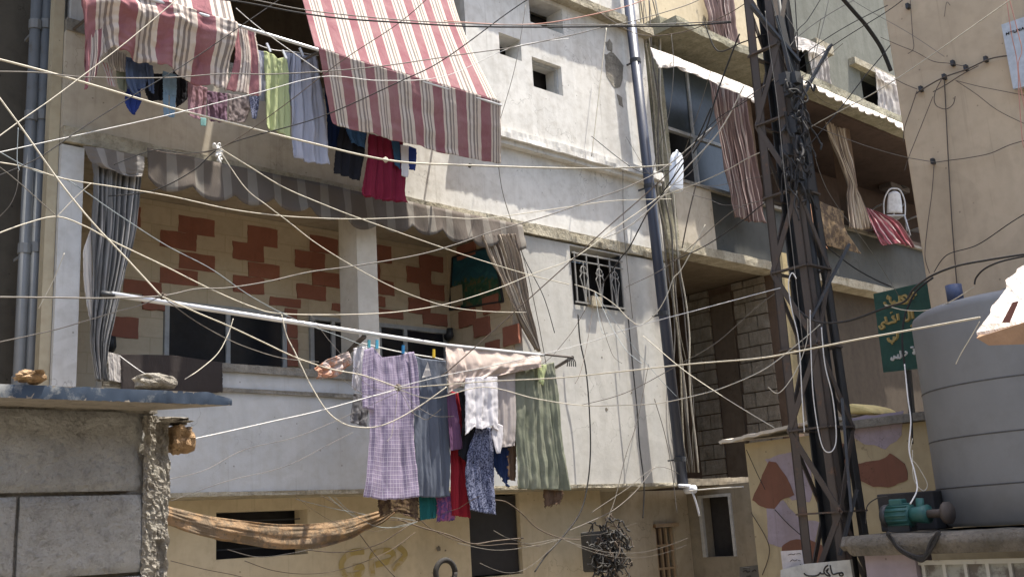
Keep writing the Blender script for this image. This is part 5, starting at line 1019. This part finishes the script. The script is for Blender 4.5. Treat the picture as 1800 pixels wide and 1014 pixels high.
W = [
 ([(-20,100),(80,126),(170,152),(290,187),(400,215),(540,250),(690,283),(830,291),(1000,296),(1100,295),(1180,290)], 7, C_, (7,10), 'long cream rope running from the left edge to the hanging jug', 'rope'),
 ([(300,-8),(410,2),(520,22),(600,33),(700,40),(800,46),(880,48),(1000,48),(1100,47),(1200,46),(1285,40)], 6, Bk, (7.5,8.4), 'thick black twisted cable crossing the big awning to the pylon', 'cable'),
 ([(300,-14),(420,-4),(530,17),(640,30),(740,38),(880,44),(1010,44),(1120,44),(1285,38)], 4, Gw, (7.5,8.4), 'grey cable twisted round the thick black cable', 'cable'),
 ([(960,-20),(900,18),(780,105),(700,145),(560,207),(400,254),(340,300),(270,335),(190,345)], 4, Bk, (8.2,8.2), 'dark cable slanting down from the top centre across the awning flap', 'cable'),
 ([(760,-10),(700,42),(600,108),(500,185),(400,254),(330,272),(262,263)], 3, Br, (8.,8.), 'thin brown wire slanting to the white rag knot', 'cable'),
 ([(-10,126),(70,128),(150,136),(292,137),(395,130),(470,131),(568,126),(660,118),(740,107),(820,95),(900,84),(960,72),(1015,60),(1058,49),(1115,37),(1200,12),(1240,-5)], 4, Gw, (7,10), 'grey cable waving from the left edge past the small square windows', 'cable'),
 ([(-10,270),(80,250),(168,231),(302,201),(450,164),(568,135),(670,142),(783,134),(900,84),(1000,68)], 3, Wh, (6.5,9.5), 'pale thin wire rising from the left edge over the awning flap', 'wire'),
 ([(-10,246),(35,213),(90,175),(150,130),(230,68),(315,-4)], 4, C_, (6.5,7.5), 'cream wire slanting up across the two grey pipes', 'wire'),
 ([(-10,312),(67,278),(151,221),(235,168),(335,107),(450,28),(520,-20)], 4, Bk, (6.5,8), 'dark cable slanting up from the left edge through the ragged awning', 'cable'),
 ([(-10,160),(40,228),(105,320),(160,388),(220,452),(283,520)], 6, C_, (6,6.6), 'stout cream rope slanting down to the dark knot', 'rope'),
 ([(-10,284),(50,295),(115,315),(210,330),(300,345),(400,367),(480,378),(550,383),(640,385),(760,381),(850,384),(1000,364),(1080,353),(1180,350)], 3.5, C_, (6.5,11), 'cream wire waving across the grey valance', 'wire'),
 ([(-10,413),(45,393),(100,381),(150,398),(200,425),(290,468),(370,508),(440,538),(491,551),(600,553),(700,548),(790,533),(877,506),(940,480),(1008,454),(1080,402),(1143,358),(1178,328)], 4, C_, (6.5,10.5), 'long cream wire dipping below the painted bricks and rising to the jug', 'wire'),
 ([(-10,287),(30,318),(100,381)], 3, Gw, (6.4,6.8), 'grey wire from the left edge to a fork over the pipes', 'wire'),
 ([(100,381),(130,350),(160,322)], 3, C_, (6.8,6.9), 'short cream wire at the fork over the grey column', 'wire'),
 ([(-10,262),(60,300),(120,318),(200,372),(290,430),(370,472),(440,520),(520,562),(600,592),(650,612)], 3, Bl, (6.6,8.6), 'blue grey wire slanting over the left curtain and painted bricks', 'wire'),
 ([(-10,522),(90,523),(190,524),(285,520),(345,508),(400,506),(470,495),(545,478),(620,468),(731,449),(800,430),(863,408),(908,395),(960,380),(1015,361),(1060,345),(1110,326),(1175,290),(1250,225)], 5, Gw, (6.2,10), 'grey cable running level then rising past the column', 'cable'),
 ([(-10,603),(60,588),(110,576),(200,549),(245,537),(283,521)], 4, Gw, (6.2,6.6), 'grey cable rising from the left edge to the dark knot', 'cable'),
 ([(286,522),(350,551),(400,572),(460,600),(520,628),(580,648),(640,660),(698,680)], 4.5, C_, (6.6,8.8), 'yellowish rope from the dark knot to the brown knot before the dress', 'rope'),
 ([(286,522),(340,562),(400,596),(450,616),(500,630),(560,636)], 3, Gw, (6.6,8.2), 'thin grey wire falling from the dark knot behind the rope', 'wire'),
 ([(388,268),(431,330),(469,361),(510,392),(555,427),(621,468),(700,509),(780,537),(850,547),(925,549)], 3, C_, (7.8,9.5), 'pale wire slanting down from the rag knot across the column', 'wire'),
 ([(388,262),(440,294),(500,330),(570,360),(635,385),(771,433),(850,459),(930,483),(1000,500)], 3.5, C_, (7.8,11), 'cream wire from the rag knot to the grilled window wall', 'wire'),
 ([(388,262),(330,270),(272,264),(200,290)], 3, Bk, (7.8,7.6), 'black wire from the rag knot toward the left column', 'wire'),
 ([(495,553),(504,590),(517,616),(532,648),(548,680),(574,721),(600,742),(625,750),(660,750),(695,738),(740,712),(785,680)], 4, C_, (8.3,8.6), 'cream wire looping down in front of the parapet and the dresses', 'wire'),
 ([(335,772),(400,758),(480,740),(560,722),(640,700),(698,684)], 3.5, Wh, (7,8.8), 'white cord from the block wall to the brown knot before the dress', 'rope'),
 ([(296,842),(360,826),(430,790),(520,768),(600,735),(698,690)], 2, Gw, (7.2,8.8), 'thin grey wire over the pale parapet', 'wire'),
 ([(300,880),(400,845),(500,820),(580,780),(620,760)], 2, Gw, (7.2,8.4), 'faint grey wire low over the pale parapet', 'wire'),
 ([(702,682),(780,676),(860,670),(980,664),(1080,654),(1210,640),(1330,630),(1400,618),(1500,598),(1600,580),(1722,558)], 5, C_, (8.8,4.2), 'long cream rope from the brown knot before the dress to the torn white board', 'rope'),
 ([(702,684),(760,700),(850,680),(940,700),(1020,712),(1090,712),(1160,708),(1234,692),(1282,677),(1345,648),(1400,606),(1442,570)], 3.5, C_, (8.8,8.1), 'cream wire passing right of the sage curtain up to the pylon', 'wire'),
 ([(700,680),(780,660),(860,644),(965,620),(1040,600),(1120,573),(1225,545),(1315,521),(1372,506)], 3, Wh, (8.8,8.3), 'white beaded wire rising to the left leg of the pylon', 'wire'),
 ([(1020,712),(1100,690),(1200,637),(1262,600),(1330,540),(1378,505)], 2.5, Gw, (10.5,8.6), 'thin grey wire over the dark alley', 'wire'),
 ([(1130,590),(1195,645),(1245,680),(1300,715),(1362,752)], 3, C_, (11.5,9.8), 'cream wire falling across the alley to the rusty roof sheet', 'wire'),
 ([(775,660),(790,650),(863,585),(930,525),(1001,461),(1070,398),(1140,337),(1210,270),(1290,190),(1390,120)], 4, Br, (8.8,8.4), 'brown cable rising across the wall to the pylon head', 'cable'),
 ([(1057,502),(1091,454),(1105,437),(1122,405),(1140,371),(1158,348),(1171,330),(1215,265),(1250,190)], 5, Bk, (11.5,9), 'black cable from the grilled window up to the jug', 'cable'),
 ([(1240,395),(1200,470),(1184,489),(1172,520),(1153,551),(1126,571),(1105,560),(1080,535),(1046,513),(1010,500)], 3.5, C_, (11,11.5), 'cream wire looping beside the blue pipe', 'wire'),
 ([(1176,462),(1240,432),(1300,392),(1340,360),(1400,322)], 4, Bk, (11,8.4), 'black cable slanting under the bay to the pylon', 'cable'),
 ([(1199,436),(1210,380),(1224,322)], 5, Br, (11.5,11.5), 'brown stay wire on the tan parapet right of the pipe', 'cable'),
 ([(1060,420),(1110,395),(1165,345),(1204,298),(1265,230),(1308,151)], 4, Wh, (11,8.4), 'bright white cord rising from the jug to the pylon', 'rope'),
 ([(1150,350),(1227,322),(1280,298),(1321,275),(1380,250),(1447,211),(1541,161),(1628,104),(1765,8),(1790,-10)], 3.5, C_, (10,6.6), 'cream rope rising right over the beige building', 'rope'),
 ([(1220,250),(1260,210),(1300,185),(1345,158),(1400,125),(1480,70),(1560,20),(1600,-10)], 3, Bk, (9.2,8), 'dark wire from the bay to the top right', 'wire'),
 ([(1100,505),(1170,470),(1230,420),(1290,370),(1340,352)], 2.5, Gw, (12,8.6), 'thin grey wire crossing the corner to the pylon', 'wire'),
 ([(780,37),(850,42),(914,44),(981,38),(1082,17),(1135,0),(1160,-8)], 3.5, Pk, (8.5,9.2), 'pinkish wire beside the thick black cable at the top', 'wire'),
 ([(1050,20),(1120,60),(1195,58),(1270,30),(1320,0)], 3, Br, (10,8.6), 'brown wire sagging at the top right of the roof', 'wire'),
 ([(1040,240),(1120,300),(1175,300)], 3, Bk, (12,10), 'short black wire joining the jug ropes', 'wire'),
 ([(1180,60),(1184,120),(1176,200),(1150,290),(1146,350)], 2.5, Gw, (11.8,12), 'thin upright wire beside the bay window', 'wire'),
 ([(1300,60),(1290,85),(1262,160),(1240,230),(1218,270)], 6, Bk, (8.5,9), 'thick black cable dropping from the pylon over the bay window', 'cable'),
 ([(1240,45),(1262,90),(1305,75),(1348,60)], 5, Bk, (8.9,8.5), 'black cable reaching the pylon near the upper curtain', 'cable'),
 ([(1474,-10),(1500,20),(1522,45),(1545,78),(1556,100),(1566,125)], 16, Bk, (8,8.6), 'very thick black cable bundle at the top beside the beige building', 'cable'),
 ([(1565,80),(1549,100),(1520,135),(1477,191),(1440,235),(1400,281),(1380,300)], 4, Bk, (8.4,8.2), 'black cable slanting down left from the beige building corner', 'cable'),
 ([(1402,543),(1420,558),(1444,567),(1480,566),(1511,558),(1556,541),(1590,530),(1606,508),(1635,486),(1680,468),(1736,457),(1800,447),(1830,443)], 8, Bk, (8.2,6.2), 'heavy black cable passing the green sign and over the grey tank', 'cable'),
 ([(1380,330),(1420,380),(1452,430),(1466,444),(1504,472),(1540,492),(1567,504)], 5, Bk, (8.3,9.4), 'black cable falling past the rug toward the green sign', 'cable'),
 ([(1640,488),(1612,510),(1598,535),(1589,562),(1586,600),(1590,640),(1600,700),(1604,780)], 7, Bk, (8.0,8.2), 'black cable bending down in front of the green sign', 'cable'),
 ([(1713,500),(1716,488),(1730,473),(1755,461),(1792,452),(1830,446)], 7, Bk, (6.9,6.3), 'short black cable rising from the tank valve', 'cable'),
 ([(1642,478),(1665,448),(1717,431),(1773,394),(1800,377),(1830,360)], 3.5, Bk, (8.6,7), 'thin black wire rising right across the beige wall', 'wire'),
 ([(1555,536),(1590,545),(1630,545),(1665,533),(1712,505)], 3.5, C_, (8.1,7), 'cream wire from the green sign to the tank valve', 'wire'),
 ([(1448,-10),(1420,35),(1400,58),(1385,110)], 3, Bk, (8.6,8.3), 'black wire falling to the pylon head from the top', 'wire'),
 ([(1397,-10),(1400,40),(1402,80),(1398,140)], 4, Bk, (8.5,8.3), 'straight black wire dropping onto the pylon head', 'cable'),
 ([(1365,-8),(1380,25),(1398,58),(1405,120)], 3.5, Bk, (8.5,8.3), 'black wire curving in to the pylon head', 'cable'),
 ([(1520,-10),(1450,30),(1400,68),(1378,100)], 3, Gw, (8.6,8.3), 'grey wire from the top right to the pylon head', 'wire'),
 ([(1560,10),(1500,40),(1450,70),(1410,100),(1360,150)], 3.5, Bk, (8.8,8.3), 'dark wire fanning right from the pylon head', 'wire'),
 ([(1480,-10),(1530,20),(1600,60),(1660,100)], 2, Gw, (9.,8.4), 'hair thin wire at the top of the grey green wall', 'wire'),
 ([(1458,-5),(1450,30),(1440,70),(1425,130),(1410,170)], 2.5, Gw, (8.7,8.3), 'thin grey wire in front of the upper window', 'wire'),
 ([(1412,195),(1440,300),(1470,360),(1530,440),(1580,520)], 2.5, Gw, (8.3,9), 'grey wire falling past the knotted curtain', 'wire'),
 ([(1400,205),(1440,225),(1520,256),(1590,276),(1642,285)], 2.5, Gw, (8.4,9.2), 'thin wire from the pylon to the beige wall clip', 'wire'),
 ([(1345,20),(1352,80),(1366,180),(1378,300),(1392,430),(1402,520),(1412,610)], 3.2, Gw, (8.1,8.1), 'dusty grey cable running down the face of the pylon', 'cable'),
 ([(1400,490),(1392,480),(1386,500),(1392,545),(1404,600),(1410,700),(1414,760)], 4, Wh, (8.0,8.0), 'white cable curling at mid height on the pylon', 'cable'),
 ([(1424,545),(1425,600),(1430,700),(1444,780),(1460,794),(1470,770),(1464,700),(1450,640),(1444,575)], 4, Wh, (8.,8.), 'white cable hanging in a long loop from the pylon', 'cable'),
 ([(1420,560),(1418,600),(1400,650),(1370,690),(1350,680)], 3, C_, (8.05,8.1), 'cream wire twisting off the left side of the pylon', 'wire'),
 ([(1590,640),(1596,700),(1601,740),(1598,790),(1608,830),(1612,860),(1600,885)], 5, Wh, (7.6,7.2), 'white cable dropping to the teal pump', 'cable'),
 ([(1604,770),(1600,800),(1614,820),(1630,850),(1622,862),(1606,840),(1604,790)], 3.5, C_, (7.6,7.6), 'coiled cream wire above the teal pump', 'wire'),
 ([(1522,920),(1524,890),(1540,876),(1560,872)], 4, Bk, (7.4,7.3), 'black hose curving beside the black box', 'hose'),
 ([(1306,855),(1260,858),(1212,862)], 5, Wh, (10.6,12.5), 'white pipe from the blue pipe foot to the painted hut', 'pipe'),
 ([(1016,552),(1020,600),(1030,650),(1036,720),(1038,790),(1033,850),(1020,900),(990,942),(960,975),(940,1004)], 5, Bk, ('y',8.85), 'black cable falling from the left corner of the grilled window', 'cable'),
 ([(1104,555),(1112,640),(1120,720),(1124,780),(1132,850),(1130,910)], 4.5, Bk, ('y',8.85), 'black cable falling from the right corner of the grilled window', 'cable'),
 ([(1095,300),(1096,390),(1102,460),(1112,560)], 3, Gw, ('y',8.85), 'grey cable on the wall beside the grilled window', 'cable'),
 ([(876,290),(884,340),(900,392),(925,470),(945,560),(960,640)], 3, Gw, ('y',8.85), 'grey cable hanging from the awning corner down the wall', 'cable'),
 ([(905,395),(920,450),(955,520),(975,585)], 3, Bk, ('y',8.87), 'thin black wire right of the beige curtain', 'wire'),
 ([(1140,640),(1120,740),(1100,800),(1080,880),(1060,930)], 2.5, Gw, ('y',8.85), 'faint grey wire low on the lit wall', 'wire'),
 ([(1150,820),(1120,860),(1080,895),(1040,915),(1000,932)], 2.5, Gw, ('y',8.8), 'grey wire sweeping from the pipe to the meter box', 'wire'),
 ([(868,878),(890,882),(915,900),(945,928),(985,945),(1020,948)], 4, Br, ('y',8.8), 'brown cable from the skirts down to the meter box', 'cable'),
 ([(700,912),(740,926),(790,940),(830,955),(870,950),(920,945)], 5, Br, ('y',8.8), 'thick brown cable across the dark shutter', 'cable'),
 ([(730,905),(760,930),(800,948),(850,958),(900,955),(950,960)], 3, Br, ('y',8.85), 'brown wire sagging across the dark shutter', 'wire'),
 ([(540,966),(600,970),(660,958),(700,935),(730,915)], 3.5, Br, ('y',8.85), 'brown cable rising under the tarpaulin end', 'cable'),
 ([(400,965),(450,978),(500,974),(560,962)], 3, Gw, ('y',8.85), 'grey wire sagging under the tarpaulin middle', 'wire'),
 ([(300,985),(360,1000),(420,1012),(480,1030)], 2.5, Br, ('y',8.95), 'brown wire low on the yellow wall at the left', 'wire'),
 ([(430,985),(480,1002),(540,1008),(600,1000),(680,970),(730,935)], 2.5, Br, ('y',8.95), 'brown wire sweeping under the dark slot window', 'wire'),
 ([(630,935),(660,975),(700,1020)], 3, Br, ('y',8.95), 'short brown wire crossing the yellow wall', 'wire'),
 ([(1670,10),(1664,5),(1660,30)], 2, Br, ('x',9.27), 'tiny brown wire at the top of the beige wall', 'wire'),
 ([(1548,66),(1580,80),(1610,92),(1640,108),(1670,112),(1700,118)], 2.5, Br, ('x',9.25), 'brown wire along the upper beige wall', 'wire'),
 ([(1610,165),(1630,152),(1660,136),(1700,122),(1740,104),(1775,98)], 5, Br, ('x',9.24), 'brown cable bundle clipped across the beige wall to the plate', 'cable'),
 ([(1640,162),(1665,148),(1690,132),(1720,116)], 3.5, Br, ('x',9.22), 'second brown wire looping beside the clipped bundle', 'wire'),
 ([(1571,138),(1590,148),(1612,157)], 3, Br, ('x',9.24), 'short brown wire at the edge of the beige wall', 'wire'),
 ([(1612,160),(1602,190),(1590,225),(1588,250)], 3, Br, ('x',9.25), 'brown wire dropping down the left of the beige wall', 'wire'),
 ([(1640,170),(1620,220),(1598,275),(1590,300)], 2.5, Br, ('x',9.25), 'thin brown wire slanting down the beige wall edge', 'wire'),
 ([(1655,140),(1643,165),(1645,185),(1662,192),(1675,184),(1679,170)], 3, Br, ('x',9.24), 'brown wire loop hanging on the beige wall', 'wire'),
 ([(1660,140),(1663,200),(1668,300),(1674,400),(1682,500)], 4.5, Br, ('x',9.26), 'straight brown cable running down the beige wall', 'cable'),
 ([(1600,0),(1604,60),(1606,85),(1596,95)], 2.5, Br, ('x',9.26), 'thin brown wire high on the beige wall', 'wire'),
 ([(1642,288),(1638,340),(1630,400),(1626,450),(1634,480)], 3, Br, ('x',9.25), 'brown wire falling from the lower clip on the beige wall', 'wire'),
 ([(1642,286),(1670,282),(1700,278),(1740,270),(1775,255),(1810,245)], 3, Br, ('x',9.25), 'brown wire running right from the lower clip', 'wire'),
 ([(1680,142),(1720,152),(1760,160),(1810,170)], 2.5, Br, ('x',9.23), 'thin wire running right below the clipped bundle', 'wire'),
 ([(1680,142),(1715,165),(1755,195),(1810,222)], 2.5, Br, ('x',9.25), 'thin wire slanting down right on the beige wall', 'wire'),
 ([(1768,-10),(1778,60),(1788,110),(1792,180),(1797,245),(1800,260)], 3.5, Pk, (6.8,6.8), 'pink wire hanging before the grey plate', 'wire'),
 ([(1772,-10),(1790,60),(1796,90),(1790,120),(1802,200)], 3.5, Pk, (6.8,6.8), 'second pink wire crossing the first before the plate', 'wire'),
 ([(1722,565),(1705,595),(1690,620),(1680,640)], 3, C_, (4.2,4.3), 'frayed cream cord end hanging from the torn board', 'rope'),
 ([(210,625),(230,640),(252,655),(270,662)], 2.5, Wh, (7.2,7.), 'short white wire sagging to the concrete chunk from the left', 'wire'),
 ([(325,666),(350,650),(382,622),(400,590),(410,560)], 3, C_, (7.,7.4), 'cream wire rising from the concrete chunk', 'wire'),
 ([(32,225),(30,280),(34,300)], 3, Bl, (6.5,6.5), 'turquoise grey string hanging beside the left pipe', 'string'),
 ([(-5,385),(18,360),(30,330),(32,300)], 2.5, Gw, (6.8,6.8), 'grey wire curling at the left edge', 'wire'),
 ([(113,445),(95,490),(68,542)], 3, C_, (6.8,6.8), 'short cream wire hanging over the beige column', 'wire'),
 ([(440,50),(490,68),(560,88)], 4, Wh, ('y',7.93), 'white cord linking the two striped awnings', 'rope'),
 ([(450,78),(480,88),(520,92),(560,98)], 3, Wh, ('y',8.26), 'white upper clothes line carrying the lime dress', 'clothes line'),
 ([(415,15),(450,45),(500,82),(565,128)], 3, Wh, (8.,8.6), 'white wire slanting across the dark upper balcony', 'wire'),
 ([(924,10),(905,120),(870,240)], 2.5, Gw, ('y',8.5), 'taut wire hanging before the small square windows', 'wire'),
 ([(1066,50),(1058,120),(1050,190),(1040,275)], 3.5, C_, ('y',8.7), 'cream cord hanging beside the peeling plaster', 'rope'),
 ([(1150,700),(1168,760),(1180,820),(1190,900)], 3, Gw, (13,13), 'grey wire trailing by the pipe foot', 'wire'),
 ([(1040,900),(1100,860),(1160,820),(1220,850)], 2, Gw, ('y',8.7), 'grey wire arching under the white block corner', 'wire'),
 ([(1312,790),(1330,830),(1345,860)], 2.5, Bk, ('x',8.95), 'thin black wire on the painted hut corner', 'wire'),
 ([(1362,895),(1385,920),(1408,940)], 3, Bk, ('x',8.95), 'black wire crossing the lilac patch of the hut', 'wire'),
 ([(1350,765),(1320,900),(1352,960),(1340,1010)][1:], 3, Br, ('x',8.97), 'brown wire low on the painted hut', 'wire'),
]
for (pts, px, mat, dd, label, cat) in W: wire(pts, px, mat, dd, label, cat)
random.seed(33)
for i in range(34):      # fine loose wires fanning through the knot before the dresses and over the lit wall
    a = [(700,680),(1046,513),(988,945),(735,915),(1178,325),(1400,140)][i % 6]; L_ = random.uniform(90, 330); an = random.uniform(0, 2*math.pi)
    if i % 6 == 1: an = random.uniform(.9, 2.2)
    if i % 6 in (2, 3): an = random.choice((random.uniform(-.6,.3), random.uniform(2.7,3.6))); L_ *= .7
    b = (a[0]+L_*math.cos(an), a[1]+L_*math.sin(an)*.75); sg_ = random.uniform(5, 35)
    pts = [(lerp(a[0], b[0], t/6), lerp(a[1], b[1], t/6) + sg_*math.sin(math.pi*t/6) + random.uniform(-2,2)) for t in range(7)]
    d0 = [8.8, 11.8, 12, 10.5, 10.2, 8.3][i % 6]; 
    wire(pts, random.uniform(1.3, 2.1), [Gw, Br, Gw, Bl][i % 4], (d0, d0*random.uniform(.85, 1.0)), ['hair thin loose wire radiating from the brown knot before the dress', 'hair thin wire trailing on the wall round the grilled window', 'fine wire in the tangle left of the meter box', 'fine wire in the tangle under the gingham dress', 'fine wire radiating from the jug ropes', 'fine wire radiating from the pylon head'][i % 6], 'wire', ['wires round the cream knot','wires round the grilled window','wires by the meter box','wires under the dress','wires round the jug','wires round the pylon head'][i % 6])
